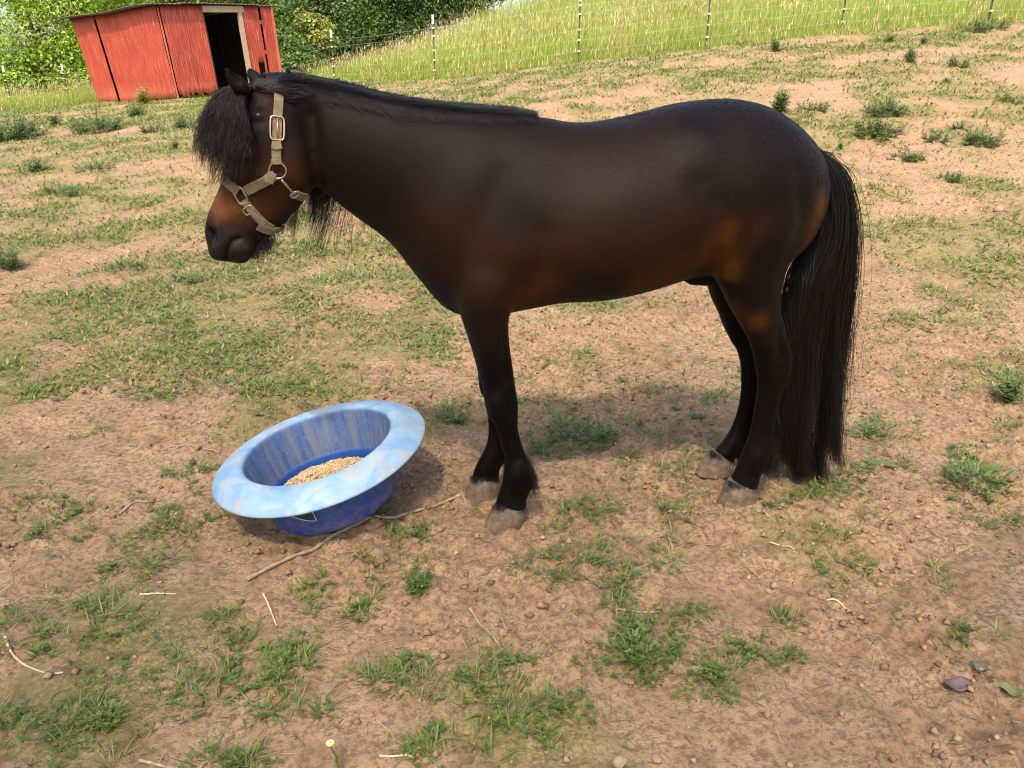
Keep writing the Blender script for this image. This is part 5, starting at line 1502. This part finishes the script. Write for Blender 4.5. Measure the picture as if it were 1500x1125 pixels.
# ------------------------------------------------------------------ fence
fence = empty('wire_fence', tuple(FENCE[2])); tag(fence, 'wire fence on thin dark green posts with pale insulators along tall grass', 'fence')
POSTM = simple_mat('green_post', (.028, .060, .045), .6, 0, .3, 40, .1); TIPM = simple_mat('white_paint', (.78, .78, .74), .6, 0, .05, 40, 0); INSM = simple_mat('yellow_insulator', (.80, .68, .30), .5, 0, .1, 40, 0)
LEFT = [at_depth(100, 146, 25.5), at_depth(18, 158, 25.0)]
ALLP = LEFT[::-1] + [np.array([-8.6, 26.6, 0])] + FENCE + [np.array([11.9, 15.6, 0]), np.array([14.8, 15.8, 0])]
HPOST = 1.34; wire_h = (.20, .42, .62, .92, 1.08)
HTS = []
for i, p in enumerate(ALLP):
    z0 = float(terrain(p[0], p[1])); HTS.append(z0)
    le = .03 * math.sin(i * 2.3); le2 = .03 * math.cos(i * 1.7)
    b = MB(); b.box((p[0] + le / 2, p[1], z0 + HPOST / 2 - .1), (.030, .012, HPOST + .2)); b.box((p[0] + le / 2, p[1] + .018, z0 + HPOST / 2 - .1), (.010, .034, HPOST + .2))
    b.v = [v - FENCE[2] for v in b.v]; po = b.build('post', POSTM, fence)
    b = MB(); b.box((p[0] + le / 2, p[1], z0 + HPOST - .085), (.048, .030, .19)); b.v = [v - FENCE[2] for v in b.v]; b.build('post_cap', TIPM, po)
    for h in wire_h:
        b = MB(); b.box((p[0] + le / 2, p[1] - .02, z0 + h), (.050, .04, .030)); b.v = [v - FENCE[2] for v in b.v]; b.build('insulator', INSM, po)
WIRE = simple_mat('fence_wire', (.5, .5, .42), .5, .3, .1, 40, 0)
for k, h in enumerate(wire_h):
    P = []
    for (p, z), (q, y) in zip(list(zip(ALLP, HTS))[:-1], list(zip(ALLP, HTS))[1:]):
        for f in np.linspace(0, 1, 8, endpoint=False):
            P.append((p[0] * (1 - f) + q[0] * f, p[1] * (1 - f) + q[1] * f - .05, (z * (1 - f) + y * f) + h - .06 * f * (1 - f)))
    b = MB(); b.tube(np.array(P) - FENCE[2], .0018, 5, False); b.build('wire', WIRE, fence)

# ------------------------------------------------------------------ meadow beyond the fence
def meadow_grass():
    g = np.random.default_rng(303); P_ = Plants()
    def batch(n, ylo, yhi, Wm, Hm, sc=1.0):
        x = g.uniform(-26, 26, n); d = g.random(n) ** 1.5 * (yhi - ylo) + ylo
        y = np.interp(x, _fx, _fy) + d + (fbm(x * 1.4, x * 0, 2, 5) - .5) * .7
        ok = (np.abs(x) < .76 * y) & ~((x > -13.2) & (x < -5.6) & (y > 19.4) & (y < 27.5) & ~((x < -10.9 - .0 * y) & (y < 23.0)))
        x, y, d = x[ok], y[ok], d[ok]; n = len(x)
        pn = fbm(x * .45, y * .45, 3, 91); pm = fbm(x * 1.7, y * 1.7, 2, 92)
        H = Hm * (.55 + .75 * pn) * sstep(-.2, .9, d + .25) * g.uniform(.6, 1.2, n) + .06
        dry = sstep(.42, .8, pm * .5 + pn * .3 + .35 * g.random(n))[:, None]
        c0 = np.array((.165, .27, .035)) * g.uniform(.8, 1.2, (n, 1)) * (1 - .3 * dry) + np.array((.10, .07, .02)) * dry
        c1 = np.array((.29, .38, .065)) * g.uniform(.85, 1.15, (n, 1)) * (1 - dry) + np.array((.46, .38, .17)) * dry
        B = np.stack([x, y, terrain(x, y) - .02], -1); az = g.normal(.4, 1.5, n)
        P_.blades(B, az, H, g.uniform(.0, .35, n), g.uniform(.0, .8, n), Wm * g.uniform(.6, 1.3, n), c0, c1)
        # seed heads
        s_ = g.random(n) < .26 * (.2 + pm); m_ = s_.sum()
        Bh = B[s_] + np.stack([np.cos(az[s_]) * H[s_] * .2, np.sin(az[s_]) * H[s_] * .2, H[s_] * 1.02], -1)
        ch = np.array([(.50, .36, .22), (.55, .43, .27), (.42, .33, .17)])[g.choice(3, m_)] * g.uniform(.8, 1.15, (m_, 1))
        P_.blades(Bh, az[s_], g.uniform(.08, .17, m_) * sc, g.uniform(0, .6, m_), g.uniform(0, .6, m_), g.uniform(.008, .014, m_) * sc, ch, ch * 1.05)
    batch(95000, -.15, 6, .0065, .66)
    batch(70000, 4, 16, .010, .78)
    batch(9000, -.55, .4, .008, .22)
    tag(P_.build('meadow_grass', leaf_mat('meadow_blade', 'col', .35, .6)), 'tall seeding yellow green grass on the slope beyond the fence', 'grass', kind='stuff')
meadow_grass()

# ------------------------------------------------------------------ trees and shrubs
LEAF = leaf_mat('tree_leaf', 'col', .38, .45)
TRUNK = simple_mat('tree_bark', (.12, .09, .065), .95, 0, .35, 12, .6, .02)
def leaf_cloud(lumps, n, size, cols, seed, spread=.30, shell=.55):
    g = np.random.default_rng(seed); lumps = np.array(lumps)
    vol = lumps[:, 3:].prod(1) ** .72; ncl = max(12, n // 26)
    li = g.choice(len(lumps), ncl, p=vol / vol.sum())
    d = g.normal(0, 1, (ncl, 3)); d /= np.linalg.norm(d, axis=1)[:, None]
    r = shell + (1.05 - shell) * g.random(ncl) ** .7
    c = lumps[li, :3] + d * lumps[li, 3:] * r[:, None]
    k = g.integers(0, ncl, n)
    sp = spread * (.6 + .8 * g.random(ncl))
    P_ = c[k] + g.normal(0, 1, (n, 3)) * sp[k][:, None] * np.array([1, 1, .6])
    out = P_ - lumps[li[k], :3]; out /= np.linalg.norm(out, axis=1)[:, None] + 1e-6
    nn = out * .7 + np.array([0, 0, .5]) + g.normal(0, .55, (n, 3)); nn /= np.linalg.norm(nn, axis=1)[:, None]
    a = g.normal(0, 1, (n, 3)); a -= nn * (a * nn).sum(1)[:, None]; a /= np.linalg.norm(a, axis=1)[:, None]
    b = np.cross(nn, a); L = size * g.uniform(.6, 1.3, n)[:, None]; W = L * g.uniform(.45, .7, (n, 1))
    V_ = np.stack([P_ - a * L * .5, P_ - b * W * .5 - nn * L * .06, P_ + a * L * .5, P_ + b * W * .5 - nn * L * .06], 1).reshape(-1, 3)
    F = np.arange(n * 4).reshape(n, 4)
    cc = np.array(cols)[g.choice(len(cols), ncl)] * g.uniform(.75, 1.25, (ncl, 1))
    col = np.repeat(cc[k] * g.uniform(.8, 1.2, (n, 1)), 4, 0)
    return V_, F, col
def tree(name, label, cat, depth, lumps_px, n, size, cols, seed, group=None, spread=.3, base=None, trunk_r=.14):
    lumps = []
    for px, py, r in lumps_px:
        c = at_depth(px, py, depth); rr = r * depth / FPX; lumps.append((*c, rr, rr * 1.0, rr * .85))
    lumps = np.array(lumps); c0 = lumps[:, :3].mean(0) if base is None else np.array(base)
    c0 = np.array([c0[0], c0[1] + .2, float(terrain(c0[0], c0[1]))])
    root = empty(name, tuple(c0)); tag(root, label, cat, group)
    L2 = lumps.copy()
    # fill the crown's back and its skirt so it stands as a volume
    back = lumps.copy(); back[:, 1] += lumps[:, 3] * .8; back[:, 0] += lumps[:, 3] * .2
    L2 = np.concatenate([lumps, back])
    V_, F, col = leaf_cloud(L2, n, size, cols, seed, spread)
    mesh_np('crown', V_ - c0, F, LEAF, root, False, {'col': col})
    g = np.random.default_rng(seed + 1); b = MB()
    top = lumps[np.argmax(lumps[:, 2]), :3] - c0
    S = cr(np.array([(0, 0, -.2), top * .35 * np.array([.5, .5, 1]), top * .7 * np.array([.8, .8, 1]), top]), 12)
    b.tube(S, np.linspace(trunk_r, trunk_r * .25, 12), 8)
    for l in lumps:
        t = l[:3] - c0; f = S[int(np.clip(g.integers(2, 7), 0, 11))]
        b.tube(cr(np.array([f, f * .5 + t * .5 + g.normal(0, .1, 3), t]), 8), np.linspace(trunk_r * .42, trunk_r * .1, 8), 6)
    b.build('trunk', TRUNK, root, True)
    return root
YG = [(.19, .30, .03), (.25, .36, .04), (.14, .24, .028), (.30, .39, .055)]
MG = [(.085, .155, .028), (.115, .195, .034), (.06, .115, .024), (.15, .21, .05)]
DG = [(.045, .085, .022), (.065, .115, .030), (.035, .065, .018), (.085, .135, .04)]
YF = [(.30, .30, .05), (.22, .26, .05), (.36, .33, .08)]
tree('leafy_tree', 'tall bright yellow green tree at the left edge beyond the fence', 'tree', 29.0, [(55, 55, 46), (95, 95, 38), (105, 25, 48), (55, -15, 56), (35, 118, 32), (85, 140, 22), (130, 125, 26), (128, 70, 30), (0, 112, 24), (12, 140, 24), (42, 84, 26), (-12, 38, 16), (4, 66, 15), (16, 10, 16), (-20, 90, 20), (25, -30, 40), (-20, 110, 30), (150, -30, 60)], 26000, .14, YG, 1)
tree('leafy_tree', 'mid green tree rising directly behind the shed roof', 'tree', 33.0, [(190, 5, 46), (235, -15, 52), (150, -35, 56), (280, -8, 44), (215, 60, 40)], 19000, .15, MG + YG[:1], 2)
tree('leafy_tree', 'green tree behind the right end of the shed roof', 'tree', 34.0, [(330, -12, 44), (385, -5, 42), (420, 20, 34), (350, 45, 40), (395, 60, 30), (300, 60, 30)], 18000, .15, MG + YG[:1], 3)
tree('shrub', 'rounded green shrub right of the shed', 'shrub', 29.0, [(424, 62, 22), (440, 88, 20), (418, 98, 18), (446, 100, 18)], 6000, .13, MG, 4, trunk_r=.05, spread=.2)
tree('shrub', 'shrub with yellow blossom right of the shed', 'shrub', 29.5, [(462, 42, 15), (470, 58, 13), (452, 30, 12)], 2200, .15, YF + MG[:1], 5, trunk_r=.04, spread=.18)
tree('leafy_tree', 'dense dark tree between the yellow shrub and the hedge', 'tree', 32.0, [(475, 0, 34), (505, 25, 30), (450, 5, 30), (490, 68, 24), (520, 62, 24), (478, 96, 18), (510, 92, 18)], 16000, .14, DG + MG[:2], 6)
tree('leafy_tree', 'dark green tree in the middle of the hedgerow', 'tree', 33.0, [(560, -5, 40), (545, 35, 26), (578, 40, 26), (560, 64, 20), (535, -30, 40)], 14000, .14, DG + MG[:2], 7)
tree('leafy_tree', 'right dark tree whose crown meets the meadow crest', 'tree', 34.0, [(630, -12, 34), (612, 22, 24), (650, 14, 22), (600, 48, 18), (670, -8, 24)], 11000, .14, DG + MG[:2], 8)
tree('leafy_tree', 'last tree of the hedgerow at the top edge of the grass slope', 'tree', 36.0, [(690, -10, 26), (715, -34, 34), (660, -30, 36), (672, 8, 20), (700, 2, 16)], 8000, .14, DG + MG[:1], 9)
tree('leafy_tree', 'tall tree far behind the shed', 'tree', 44.0, [(200, 10, 70), (280, -60, 80), (230, 70, 55), (330, 60, 60)], 8000, .34, DG + MG, 10)
tree('leafy_tree', 'tall tree far behind the hedgerow', 'tree', 46.0, [(400, -40, 80), (490, 10, 60), (540, -60, 80), (460, 70, 50), (620, -40, 60), (560, 40, 44), (690, -12, 44), (740, -50, 50)], 8000, .34, DG + MG, 11)
# little plant in front of the red wall
stem_weed(209, 141, 34, 18, 'bushy', 'thin reddish green sapling against the red shed wall', seed=77, tint=(1.6, 1.2, .8), name='sapling', zmax=18.6)

# ------------------------------------------------------------------ tall trees behind the photographer: they cast the shade the pony stands in
def shade_tree(x, y, H, r, n, seed, label):
    z0 = float(terrain(x, y)); g = np.random.default_rng(seed)
    lumps = [(x + g.normal(0, r * .45), y + g.normal(0, r * .35), z0 + H - r * .7 + g.uniform(-1.9, .15) * r, r * g.uniform(.5, .75), r * g.uniform(.5, .75), r * g.uniform(.45, .6)) for _ in range(14)]
    c0 = np.array([x, y, z0]); root = empty('leafy_tree', tuple(c0)); tag(root, label, 'tree')
    V_, F, col = leaf_cloud(lumps, n, .18, MG, seed, 1.5, .0)
    ok = V_.reshape(-1, 4, 3)[:, :, 2].min(1) > z0 + 4.5; F = F[ok]
    mesh_np('crown', V_ - c0, F, LEAF, root, False, {'col': col})
    b = MB(); b.tube(cr(np.array([(0, 0, -.2), (.1, .1, H * .4), (0, -.1, H * .8)]), 10), np.linspace(.35, .12, 10), 10); b.build('trunk', TRUNK, root, True)
shade_tree(-.3, -6.2, 15.5, 5.6, 12000, 201, 'tall tree standing behind the viewpoint, shading the pony')
shade_tree(-6.5, -5.5, 17.0, 5.4, 11000, 202, 'tall tree behind and left of the viewpoint')
shade_tree(-13.5, .5, 17.0, 5.4, 11000, 203, 'tall tree far left of the viewpoint')
shade_tree(9.0, -7.5, 15.0, 5.0, 9000, 204, 'tall tree behind and right of the viewpoint')
# added wood, out of view, hiding the dark strip of sky at the horizon
def wood():
    g = np.random.default_rng(515); L = []
    for az in np.arange(-37, -300, -3.2):
        a = R(az); d = 46 + g.uniform(-4, 6)
        x, y = math.sin(a) * d, math.cos(a) * d; z = float(terrain(x, y)); h = g.uniform(9, 14)
        for f in (.04, .26, .5, .78): L.append((x + g.normal(0, 1), y + g.normal(0, 1), z + h * f, 2.7 * (1.15 - .4 * f), 2.7 * (1.15 - .4 * f), h * .2))
    V_, F, col = leaf_cloud(L, 56000, .60, DG + MG, 516, 1.0, .3)
    tag(mesh_np('added_far_wood', V_, F, LEAF, None, False, {'col': col}), 'added far-off wood out of view, screening the dark sky at the horizon', 'wood', kind='stuff')
wood()
